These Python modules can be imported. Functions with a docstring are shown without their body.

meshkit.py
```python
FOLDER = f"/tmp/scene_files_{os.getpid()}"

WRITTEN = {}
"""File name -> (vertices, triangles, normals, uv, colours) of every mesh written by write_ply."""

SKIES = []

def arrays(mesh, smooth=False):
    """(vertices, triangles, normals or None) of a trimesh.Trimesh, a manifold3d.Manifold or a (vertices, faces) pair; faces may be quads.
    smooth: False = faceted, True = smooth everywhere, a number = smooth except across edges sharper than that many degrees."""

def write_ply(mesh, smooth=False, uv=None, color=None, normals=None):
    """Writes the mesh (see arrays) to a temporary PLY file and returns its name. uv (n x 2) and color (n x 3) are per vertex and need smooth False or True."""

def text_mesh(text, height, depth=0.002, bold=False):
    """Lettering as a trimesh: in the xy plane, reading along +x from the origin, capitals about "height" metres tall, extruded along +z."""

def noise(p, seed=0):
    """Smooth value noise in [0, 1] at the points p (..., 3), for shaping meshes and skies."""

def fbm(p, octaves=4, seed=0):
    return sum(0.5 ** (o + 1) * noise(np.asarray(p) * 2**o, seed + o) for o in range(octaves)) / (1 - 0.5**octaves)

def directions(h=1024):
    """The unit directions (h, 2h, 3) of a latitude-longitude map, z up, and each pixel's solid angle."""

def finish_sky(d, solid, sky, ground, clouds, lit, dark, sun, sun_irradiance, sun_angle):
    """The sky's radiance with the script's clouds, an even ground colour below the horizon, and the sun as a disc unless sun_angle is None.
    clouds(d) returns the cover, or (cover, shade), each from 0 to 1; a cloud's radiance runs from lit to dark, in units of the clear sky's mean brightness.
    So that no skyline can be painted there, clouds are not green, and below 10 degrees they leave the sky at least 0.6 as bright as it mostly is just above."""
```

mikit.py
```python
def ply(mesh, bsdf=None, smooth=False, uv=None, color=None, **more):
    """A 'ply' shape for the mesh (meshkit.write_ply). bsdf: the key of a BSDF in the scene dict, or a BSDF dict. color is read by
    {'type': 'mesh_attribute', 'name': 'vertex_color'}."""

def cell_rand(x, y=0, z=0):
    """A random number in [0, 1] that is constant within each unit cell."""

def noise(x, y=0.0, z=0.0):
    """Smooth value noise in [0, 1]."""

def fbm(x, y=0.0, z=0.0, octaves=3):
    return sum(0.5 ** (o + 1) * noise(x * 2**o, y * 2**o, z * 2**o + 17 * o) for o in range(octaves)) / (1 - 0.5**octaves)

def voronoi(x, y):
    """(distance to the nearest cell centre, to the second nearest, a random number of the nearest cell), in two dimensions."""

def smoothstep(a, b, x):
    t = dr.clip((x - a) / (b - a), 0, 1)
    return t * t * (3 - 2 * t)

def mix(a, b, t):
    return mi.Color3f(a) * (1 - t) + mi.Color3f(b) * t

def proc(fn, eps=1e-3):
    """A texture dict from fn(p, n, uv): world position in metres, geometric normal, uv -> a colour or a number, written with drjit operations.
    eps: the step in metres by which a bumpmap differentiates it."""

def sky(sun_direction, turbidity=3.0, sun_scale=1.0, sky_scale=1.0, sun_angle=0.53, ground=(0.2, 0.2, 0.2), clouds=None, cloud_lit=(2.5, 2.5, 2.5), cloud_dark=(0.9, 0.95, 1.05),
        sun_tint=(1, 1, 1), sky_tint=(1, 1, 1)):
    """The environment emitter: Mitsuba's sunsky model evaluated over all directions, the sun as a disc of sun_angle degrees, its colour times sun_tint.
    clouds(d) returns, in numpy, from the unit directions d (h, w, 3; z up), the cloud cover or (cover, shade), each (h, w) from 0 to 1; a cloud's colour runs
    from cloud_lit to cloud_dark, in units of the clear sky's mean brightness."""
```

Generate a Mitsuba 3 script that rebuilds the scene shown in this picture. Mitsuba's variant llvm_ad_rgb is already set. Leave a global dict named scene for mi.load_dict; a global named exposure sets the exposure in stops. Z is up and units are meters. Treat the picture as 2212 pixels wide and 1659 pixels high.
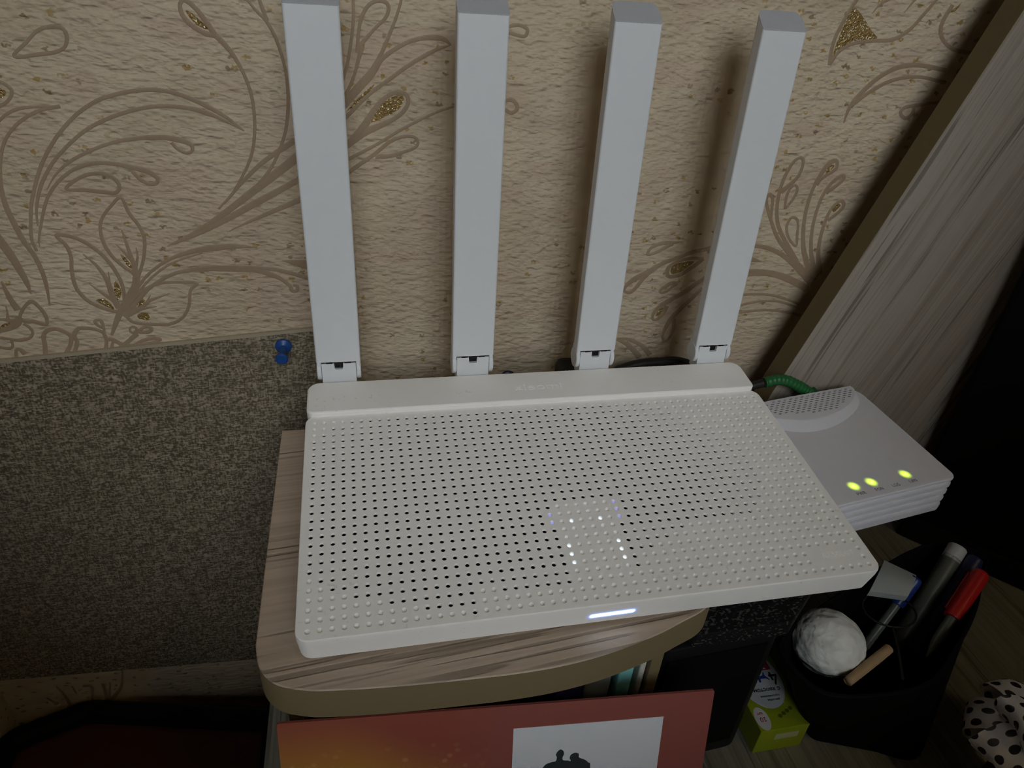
import math, numpy as np, trimesh, mitsuba as mi, drjit as dr, mikit
from mikit import ply, proc, noise, fbm, voronoi, smoothstep, mix
from meshkit import text_mesh
from meshkit import fbm as nfbm
import shapely
from shapely.geometry import Polygon
T = mi.ScalarTransform4f
scene, labels = {'type': 'scene'}, {}
rng = np.random.default_rng(7)

# ------------------------------------------------------------------ camera, light, exposure
CAM = np.array([0.033508, -0.179188, 0.229384])
_R = np.array([[0.9779547, -0.1984868, 0.0648659], [-0.052866, -0.5358545, -0.8426536], [0.2020143, 0.8206479, -0.5345347]])
_m = np.eye(4); _m[:3, 0] = -_R[0]; _m[:3, 1] = -_R[1]; _m[:3, 2] = _R[2]; _m[:3, 3] = CAM
scene['camera'] = {'type': 'perspective', 'fov_axis': 'x', 'fov': math.degrees(2 * math.atan(1106 / 1490)), 'near_clip': 0.01, 'far_clip': 20,
                   'to_world': T(_m)}
exposure = 0.0
LAMP = np.array([0.06, -1.28, 0.80]); AIM = np.array([0.09, 0.20, 0.20])
LAMP_POWER, LAMP_COLOR = 3.4, np.array([0.93, 1.0, 1.06])
BEAM, CUTOFF = 8.7, 16.6
_d = (AIM - LAMP) / np.linalg.norm(AIM - LAMP); _u = np.cross(_d, [0, 0, 1]); _u /= np.linalg.norm(_u); _v = np.cross(_u, _d)
SPOTS = [(0.0, 0.0)] + [(r, 2 * math.pi * (i + .5 * q) / m) for q, (r, m) in enumerate(((0.085, 6), (0.17, 12), (0.255, 18), (0.34, 24))) for i in range(m)]
for k, (rr, an) in enumerate(SPOTS):                  # spots across the floor lamp's head, coned to keep the lower scene dark
    o = LAMP + _u * rr * math.cos(an) + _v * rr * math.sin(an)
    scene['lamp_light_%03d' % k] = {'type': 'spot', 'to_world': T().look_at(origin=o.tolist(), target=AIM.tolist(), up=[0, 0, 1]),
        'cutoff_angle': CUTOFF, 'beam_width': BEAM, 'intensity': {'type': 'rgb', 'value': (LAMP_COLOR * LAMP_POWER / len(SPOTS)).tolist()}}
CEILING_FILL = [13.0, 10.5, 6.3]                      # added fill from an unseen ceiling lamp, to lift the shadows

# ------------------------------------------------------------------ helpers
def V(p): return np.asarray(p, float)
def numbered(key):
    if key not in scene and not any(k.startswith(key + '__') for k in scene): return key
    n = 1
    while '%s_%03d' % (key, n) in scene or any(k.startswith('%s_%03d__' % (key, n)) for k in scene): n += 1
    return '%s_%03d' % (key, n)
def tag(key, label, cat=None, group=None, kind=None):
    d = {}
    if label: d['label'] = label
    if cat: d['category'] = cat
    if group: d['group'] = group
    if kind: d['kind'] = kind
    labels[key] = d
def part(parent, name, mesh, mat, smooth=30, tw=None, label=None, kind=None, **kw):
    key = numbered((parent + '__' if parent else '') + name)
    scene[key] = ply(mesh, mat, smooth=smooth, **kw) if not isinstance(mesh, dict) else dict(mesh)
    if tw is not None: scene[key]['to_world'] = tw
    if label or kind: tag(key, label, kind=kind)
    return key
def thing(name, mesh, mat, label, cat, smooth=30, tw=None, group=None, kind=None, **kw):
    key = part(None, name, mesh, mat, smooth, tw, **kw); tag(key, label, cat, group, kind); return key
def struct(name, mesh, mat, label=None, smooth=False, tw=None):
    scene[name] = ply(mesh, mat, smooth=smooth)
    if tw is not None: scene[name]['to_world'] = tw
    labels[name] = {'kind': 'structure', **({'label': label} if label else {})}
def cat_(*ms): return trimesh.util.concatenate([m for m in ms])
def box(x0, x1, y0, y1, z0, z1):
    m = trimesh.creation.box(extents=(x1 - x0, y1 - y0, z1 - z0)); m.apply_translation(((x0 + x1) / 2, (y0 + y1) / 2, (z0 + z1) / 2)); return m
def rpoly(pts, r, inset=0.0, n=6):
    """Convex counter-clockwise polygon with rounded corners, offset inwards; the same vertex count for every inset."""
    P = V(pts); N = len(P); r = np.broadcast_to(r, (N,)); out = []
    def line(i):
        a, b = P[i], P[(i + 1) % N]; d = (b - a) / np.linalg.norm(b - a); nrm = np.array([-d[1], d[0]]); return a + nrm * inset, d
    for i in range(N):
        (a, d0), (b, d1) = line(i - 1), line(i)
        t = np.linalg.solve(np.array([d0, -d1]).T, b - a)[0]; c = a + d0 * t
        ang = math.acos(np.clip(np.dot(d0, d1), -1, 1)); rr = max(r[i] - inset, 2e-5); tl = rr * math.tan(ang / 2)
        n0 = np.array([-d0[1], d0[0]]); cen = c - d0 * tl + n0 * rr
        s0 = math.atan2(*(-n0)[::-1])
        for k in range(n + 1): out.append(cen + rr * np.array([math.cos(s0 + ang * k / n), math.sin(s0 + ang * k / n)]))
    return np.array(out)
def rect(x0, x1, y0, y1): return [(x0, y0), (x1, y0), (x1, y1), (x0, y1)]
def ring(p2, z): return np.column_stack([p2, np.broadcast_to(z, (len(p2),))])
def loft(rings, cap0=True, cap1=True, closed=True):
    n = len(rings[0]); v = [V(r) for r in rings]; f = []
    for k in range(len(rings) - 1):
        for i in range(n if closed else n - 1):
            a, b = k * n + i, k * n + (i + 1) % n; f += [[a, b, b + n], [a, b + n, a + n]]
    base = len(rings) * n
    for which, on in ((0, cap0), (len(rings) - 1, cap1)):
        if not on: continue
        v.append(V(rings[which]).mean(0)[None]); o = which * n
        for i in range(n): f.append([o + (i + 1) % n, o + i, base] if which == 0 else [o + i, o + (i + 1) % n, base])
        base += 1
    return trimesh.Trimesh(np.vstack(v), np.array(f), process=False)
def prism(pts, r, z0, z1, bev=0.0006, n=6, bev0=None):
    b0 = bev if bev0 is None else bev0
    return loft([ring(rpoly(pts, r, b0, n), z0), ring(rpoly(pts, r, b0 * .3, n), z0 + b0 * .3), ring(rpoly(pts, r, 0, n), z0 + b0), ring(rpoly(pts, r, 0, n), z1 - bev),
                 ring(rpoly(pts, r, bev * .3, n), z1 - bev * .3), ring(rpoly(pts, r, bev, n), z1)])
def rbox(x0, x1, y0, y1, z0, z1, r=0.002, bev=0.0006): return prism(rect(x0, x1, y0, y1), r, z0, z1, bev)
def spline(P, m=8, closed=False):
    P = V(P)
    if len(P) < 3 and not closed:
        t = np.linspace(0, 1, m + 1)[:, None]; return P[0] * (1 - t) + P[1] * t
    Q = np.vstack([P[-1], P, P[0], P[1]]) if closed else np.vstack([2 * P[0] - P[1], P, 2 * P[-1] - P[-2]])
    out = []; t = np.linspace(0, 1, m, endpoint=False)[:, None]
    for i in range(len(Q) - 3):
        a, b, c, d = Q[i:i + 4]
        out.append(.5 * (2 * b + (c - a) * t + (2 * a - 5 * b + 4 * c - d) * t * t + (3 * b - a - 3 * c + d) * t ** 3))
    if not closed: out.append(P[-1][None])
    return np.vstack(out)
def tube(P, r, sides=10, m=8, smooth_path=True):
    C = spline(P, m) if smooth_path else V(P)
    r = np.interp(np.linspace(0, 1, len(C)), np.linspace(0, 1, len(np.atleast_1d(r))), np.atleast_1d(r))
    t = np.gradient(C, axis=0); t /= np.linalg.norm(t, axis=1, keepdims=True)
    a = np.cross(t[0], [0, 0, 1] if abs(t[0][2]) < .9 else [1, 0, 0]); rings = []
    for i in range(len(C)):
        a = a - t[i] * np.dot(a, t[i]); a /= np.linalg.norm(a); b = np.cross(t[i], a)
        ang = np.arange(sides) * 2 * np.pi / sides
        rings.append(C[i] + r[i] * (np.cos(ang)[:, None] * a + np.sin(ang)[:, None] * b))
    return loft(rings)
def lathe(prof, n=32):
    ang = np.arange(n) * 2 * np.pi / n
    return loft([np.column_stack([max(r, 1e-5) * np.cos(ang), max(r, 1e-5) * np.sin(ang), np.full(n, z)]) for r, z in prof])
def disc(r, h, n=32, r0=0.0):
    if r0 <= 0: return lathe([(r, 0), (r, h * .6), (r * .97, h)], n)
    return loft([ring(c * np.column_stack([np.cos(a := np.arange(n) * 2 * np.pi / n), np.sin(a)]), z) for c, z in ((r0, 0), (r, 0), (r, h), (r0, h), (r0, 0))], False, False)
def moved(m, M):
    m = m.copy(); m.apply_transform(np.array(M.matrix if hasattr(M, 'matrix') else M, float)); return m
def align(a, b):
    """Transform whose z axis runs from a to b, origin at a."""
    z = (V(b) - V(a)) / np.linalg.norm(V(b) - V(a)); x = np.cross([0, 1, 0] if abs(z[1]) < .9 else [1, 0, 0], z); x /= np.linalg.norm(x)
    M = np.eye(4); M[:3, 0], M[:3, 1], M[:3, 2], M[:3, 3] = x, np.cross(z, x), z, a; return M

# ------------------------------------------------------------------ materials
def rgb(*c): return {'type': 'rgb', 'value': [float(x) for x in c]}
def plastic(name, c, rough=0.4, spec=0.5, tex=None):
    scene[name] = {'type': 'twosided', 'b': {'type': 'principled', 'base_color': tex or rgb(*c), 'roughness': rough, 'specular': spec}}
def bumped(name, tex, rough, height, scale, spec=0.4, eps=3e-4):
    scene[name] = {'type': 'twosided', 'b': {'type': 'bumpmap', 'h': proc(height, eps), 'scale': scale, 'b': {'type': 'principled', 'base_color': tex, 'roughness': rough, 'specular': spec}}}

def wall_height(p, n, uv):
    x, z = p.x + p.y, p.z
    wx = x + 0.004 * fbm(x * 60, z * 90, 3.0, 2)
    big = fbm(wx * 230, z * 520, 1.0, 3)
    fine = fbm(wx * 330, z * 700, 7.0, 2)
    pit = smoothstep(0.62, 0.85, noise(wx * 130, z * 260, 11.0))
    return big * 0.75 + fine * 0.3 - 0.2 * pit
def wall_color(p, n, uv):
    x, z = p.x + p.y, p.z
    c = mix((0.51, 0.415, 0.29), (0.445, 0.355, 0.242), smoothstep(0.35, 0.7, fbm(x * 18, z * 26, 2.0, 3)))
    c = mix(c, (0.44, 0.32, 0.235), 0.45 * smoothstep(0.55, 0.75, noise(x * 42, z * 75, 5.0)))
    d1, d2, k = voronoi(x * 105, z * 150)
    sp = smoothstep(0.26, 0.14, d1 + 0.30 * noise(x * 900, z * 1100, 3.0) - 0.1) * smoothstep(0.55, 0.6, k) * smoothstep(0.4, 0.55, noise(x * 22, z * 30, 9.0))
    return mix(c, mix((0.20, 0.135, 0.07), (0.30, 0.19, 0.05), smoothstep(0.75, 0.8, k)), 0.85 * sp)
bumped('mat_wallpaper', proc(wall_color), 0.65, wall_height, 0.0019)
def orn_color(p, n, uv):
    return mix((0.265, 0.187, 0.117), (0.31, 0.225, 0.145), fbm(p.x * 60, p.z * 60, 4.0, 2))
scene['mat_ornament'] = {'type': 'twosided', 'b': {'type': 'principled', 'base_color': proc(orn_color), 'roughness': 0.55, 'specular': 0.4}}
def gold_color(p, n, uv):
    k = voronoi(p.x * 1500, p.z * 1500)[2]
    return mix(mix((0.20, 0.13, 0.045), (0.42, 0.28, 0.10), k), (1.0, 0.9, 0.65), smoothstep(0.94, 0.96, k))
def gold_h(p, n, uv): return voronoi(p.x * 900, p.z * 900)[2] * 0.5 + noise(p.x * 1900, p.z * 1900, 2.0)
scene['mat_gold'] = {'type': 'twosided', 'b': {'type': 'bumpmap', 'h': proc(gold_h, 2e-4), 'scale': 0.0006, 'b': {'type': 'principled', 'base_color': proc(gold_color), 'roughness': 0.35, 'metallic': 0.35, 'specular': 0.7}}}

def weave(p):
    x = p.x + 0.0012 * (fbm(p.x * 120, p.z * 120, 8.0, 2) - 0.5); z = p.z - 0.06 * p.x
    h = noise(x * 420, z * 1500, 1.0); v = noise(x * 1500, z * 420, 2.0); s = noise(x * 1000, z * 1300, 5.0)
    return smoothstep(0.25, 0.8, 0.45 * h + 0.35 * v + 0.35 * s - 0.08)
def cloth_color(p, n, uv):
    big = fbm(p.x * 14, p.z * 14, 6.0, 3); w = weave(p) * (0.55 + 0.6 * fbm(p.x * 150 + p.z * 40, p.z * 420, 9.0, 2)) + 0.12 * (big - 0.5)
    return mix((0.09, 0.072, 0.047), mix((0.385, 0.315, 0.23), (0.30, 0.25, 0.175), big), w)
def cloth_h(p, n, uv): return weave(p)
bumped('mat_cloth', proc(cloth_color), 0.8, cloth_h, 0.0003, 0.2, 2e-4)
plastic('mat_hem', (0.34, 0.285, 0.20), 0.7, 0.2)

def white_tex(p, n, uv):
    s = smoothstep(0.80, 0.86, noise(p.x * 700, p.y * 900, p.z * 700)) * smoothstep(0.6, 0.7, noise(p.x * 60, p.y * 60, p.z * 60))
    return mix(mix((0.81, 0.79, 0.75), (0.77, 0.745, 0.70), fbm(p.x * 25, p.y * 25, p.z * 25, 3)), (0.5, 0.47, 0.43), 0.3 * s)
plastic('mat_white', (0.8, 0.8, 0.79), 0.5, 0.4, proc(white_tex))
plastic('mat_antenna', (0.62, 0.63, 0.635), 0.5, 0.4)
plastic('mat_emboss', (0.86, 0.855, 0.84), 0.4, 0.5)
plastic('mat_modem', (0.66, 0.655, 0.69), 0.42, 0.45)
plastic('mat_black', (0.008, 0.008, 0.009), 0.5, 0.25)
plastic('mat_void', (0.0035, 0.0035, 0.004), 0.7, 0.1)
plastic('mat_slot', (0.004, 0.004, 0.004), 0.3, 0.3)
plastic('mat_cable', (0.012, 0.011, 0.010), 0.5, 0.3)
plastic('mat_green', (0.012, 0.10, 0.026), 0.45, 0.4)
plastic('mat_blue', (0.012, 0.06, 0.22), 0.35, 0.5)
plastic('mat_navy', (0.012, 0.014, 0.06), 0.4, 0.4)

def wood_grain(u, v):
    """u along the grain, v across, in metres -> (tone, pore)."""
    w = v + 0.006 * fbm(u * 7, v * 30, 3.0, 2)
    tone = 0.55 * fbm(u * 5, w * 120, 1.0, 3) + 0.45 * fbm(u * 14, w * 900, 4.0, 2)
    pore = smoothstep(0.60, 0.78, fbm(u * 16, w * 620, 5.0, 2)) * (0.35 + smoothstep(0.4, 0.75, noise(u * 9, w * 75, 8.0)))
    return tone, pore
def wood(name, light, dark, axis, rough=0.5):
    def col(p, n, uv):
        u, v = axis(p); t, q = wood_grain(u, v)
        return mix(mix(light, dark, smoothstep(0.3, 0.75, t)), tuple(0.38 * x for x in dark), 0.6 * dr.minimum(q, 1.0))
    def h(p, n, uv):
        u, v = axis(p); return -wood_grain(u, v)[1]
    bumped(name, proc(col), rough, h, 0.00025, 0.35)
wood('mat_table_wood', (0.43, 0.34, 0.255), (0.37, 0.285, 0.21), lambda p: (p.x + 0.09 * p.y, p.y - 0.09 * p.x + p.z))
LEAN = math.atan2(0.327, 1.0)
wood('mat_plank_wood', (0.31, 0.27, 0.225), (0.25, 0.205, 0.16), lambda p: (p.z * math.cos(LEAN) + p.x * math.sin(LEAN), p.x * math.cos(LEAN) - p.z * math.sin(LEAN) + p.y))
wood('mat_desk_wood', (0.25, 0.245, 0.205), (0.19, 0.18, 0.145), lambda p: (p.y, p.x))
plastic('mat_edge', (0.18, 0.14, 0.075), 0.5, 0.3)
plastic('mat_plank_edge', (0.13, 0.10, 0.047), 0.55, 0.25)

# ------------------------------------------------------------------ the setting
WY, DZ, FZ = 0.215, -0.155, -0.905
struct('wall_back', box(-0.262, 2.4, WY, WY + 0.1, FZ, 1.7), 'mat_wallpaper', 'beige embossed wallpaper wall with brown scrollwork and gold glitter')
struct('wall_left', box(-0.362, -0.262, -2.6, WY + 0.1, FZ, 1.7), 'mat_wallpaper', 'beige wallpaper wall at the left corner')
plastic('mat_room', (0.42, 0.38, 0.32), 0.8, 0.2); plastic('mat_ceiling', (0.7, 0.69, 0.66), 0.8, 0.2); plastic('mat_floor', (0.16, 0.12, 0.085), 0.5, 0.3)
struct('wall_right', box(2.4, 2.5, -2.6, WY + 0.1, FZ, 1.7), 'mat_room'); struct('wall_front', box(-0.362, 2.5, -2.7, -2.6, FZ, 1.7), 'mat_room')
struct('floor', box(-0.362, 2.5, -2.7, WY + 0.1, FZ - 0.1, FZ), 'mat_floor'); struct('ceiling', box(-0.362, 2.5, -2.7, WY + 0.1, 1.7, 1.8), 'mat_ceiling')
def ribbon(P, closed, h=0.00022, y=WY):
    P = V(P) * 1e-3; C = spline(P, 7, closed); c, w = C[:, :2], np.maximum(C[:, 2], 2e-4)
    t = (np.roll(c, -1, 0) - np.roll(c, 1, 0)) if closed else np.gradient(c, axis=0)
    t /= np.linalg.norm(t, axis=1, keepdims=True) + 1e-12; nrm = np.column_stack([-t[:, 1], t[:, 0]])
    rows = [(-.5, 0), (-.36, h), (.36, h), (.5, 0)]
    v = np.stack([np.column_stack([(c + nrm * (a * w)[:, None])[:, 0], np.full(len(c), y - b), (c + nrm * (a * w)[:, None])[:, 1]]) for a, b in rows], 1)
    m, f = len(c), []
    for i in range(m if closed else m - 1):
        j = (i + 1) % m
        for k in range(3): a, b, c2, d = i * 4 + k, i * 4 + k + 1, j * 4 + k + 1, j * 4 + k; f += [[a, b, c2], [a, c2, d]]
    return trimesh.Trimesh(v.reshape(-1, 3), np.array(f), process=False)
def patch(P, h=0.00012, y=WY):
    C = spline(V(P)[:, :2] * 1e-3, 5, True); pg = Polygon(C).buffer(0)
    pg = max(getattr(pg, 'geoms', [pg]), key=lambda g: g.area)
    m = trimesh.creation.extrude_polygon(pg, h, engine='earcut'); v = m.vertices
    m.vertices = np.column_stack([v[:, 0], y - v[:, 2], v[:, 1]]); m.invert(); return m
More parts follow.
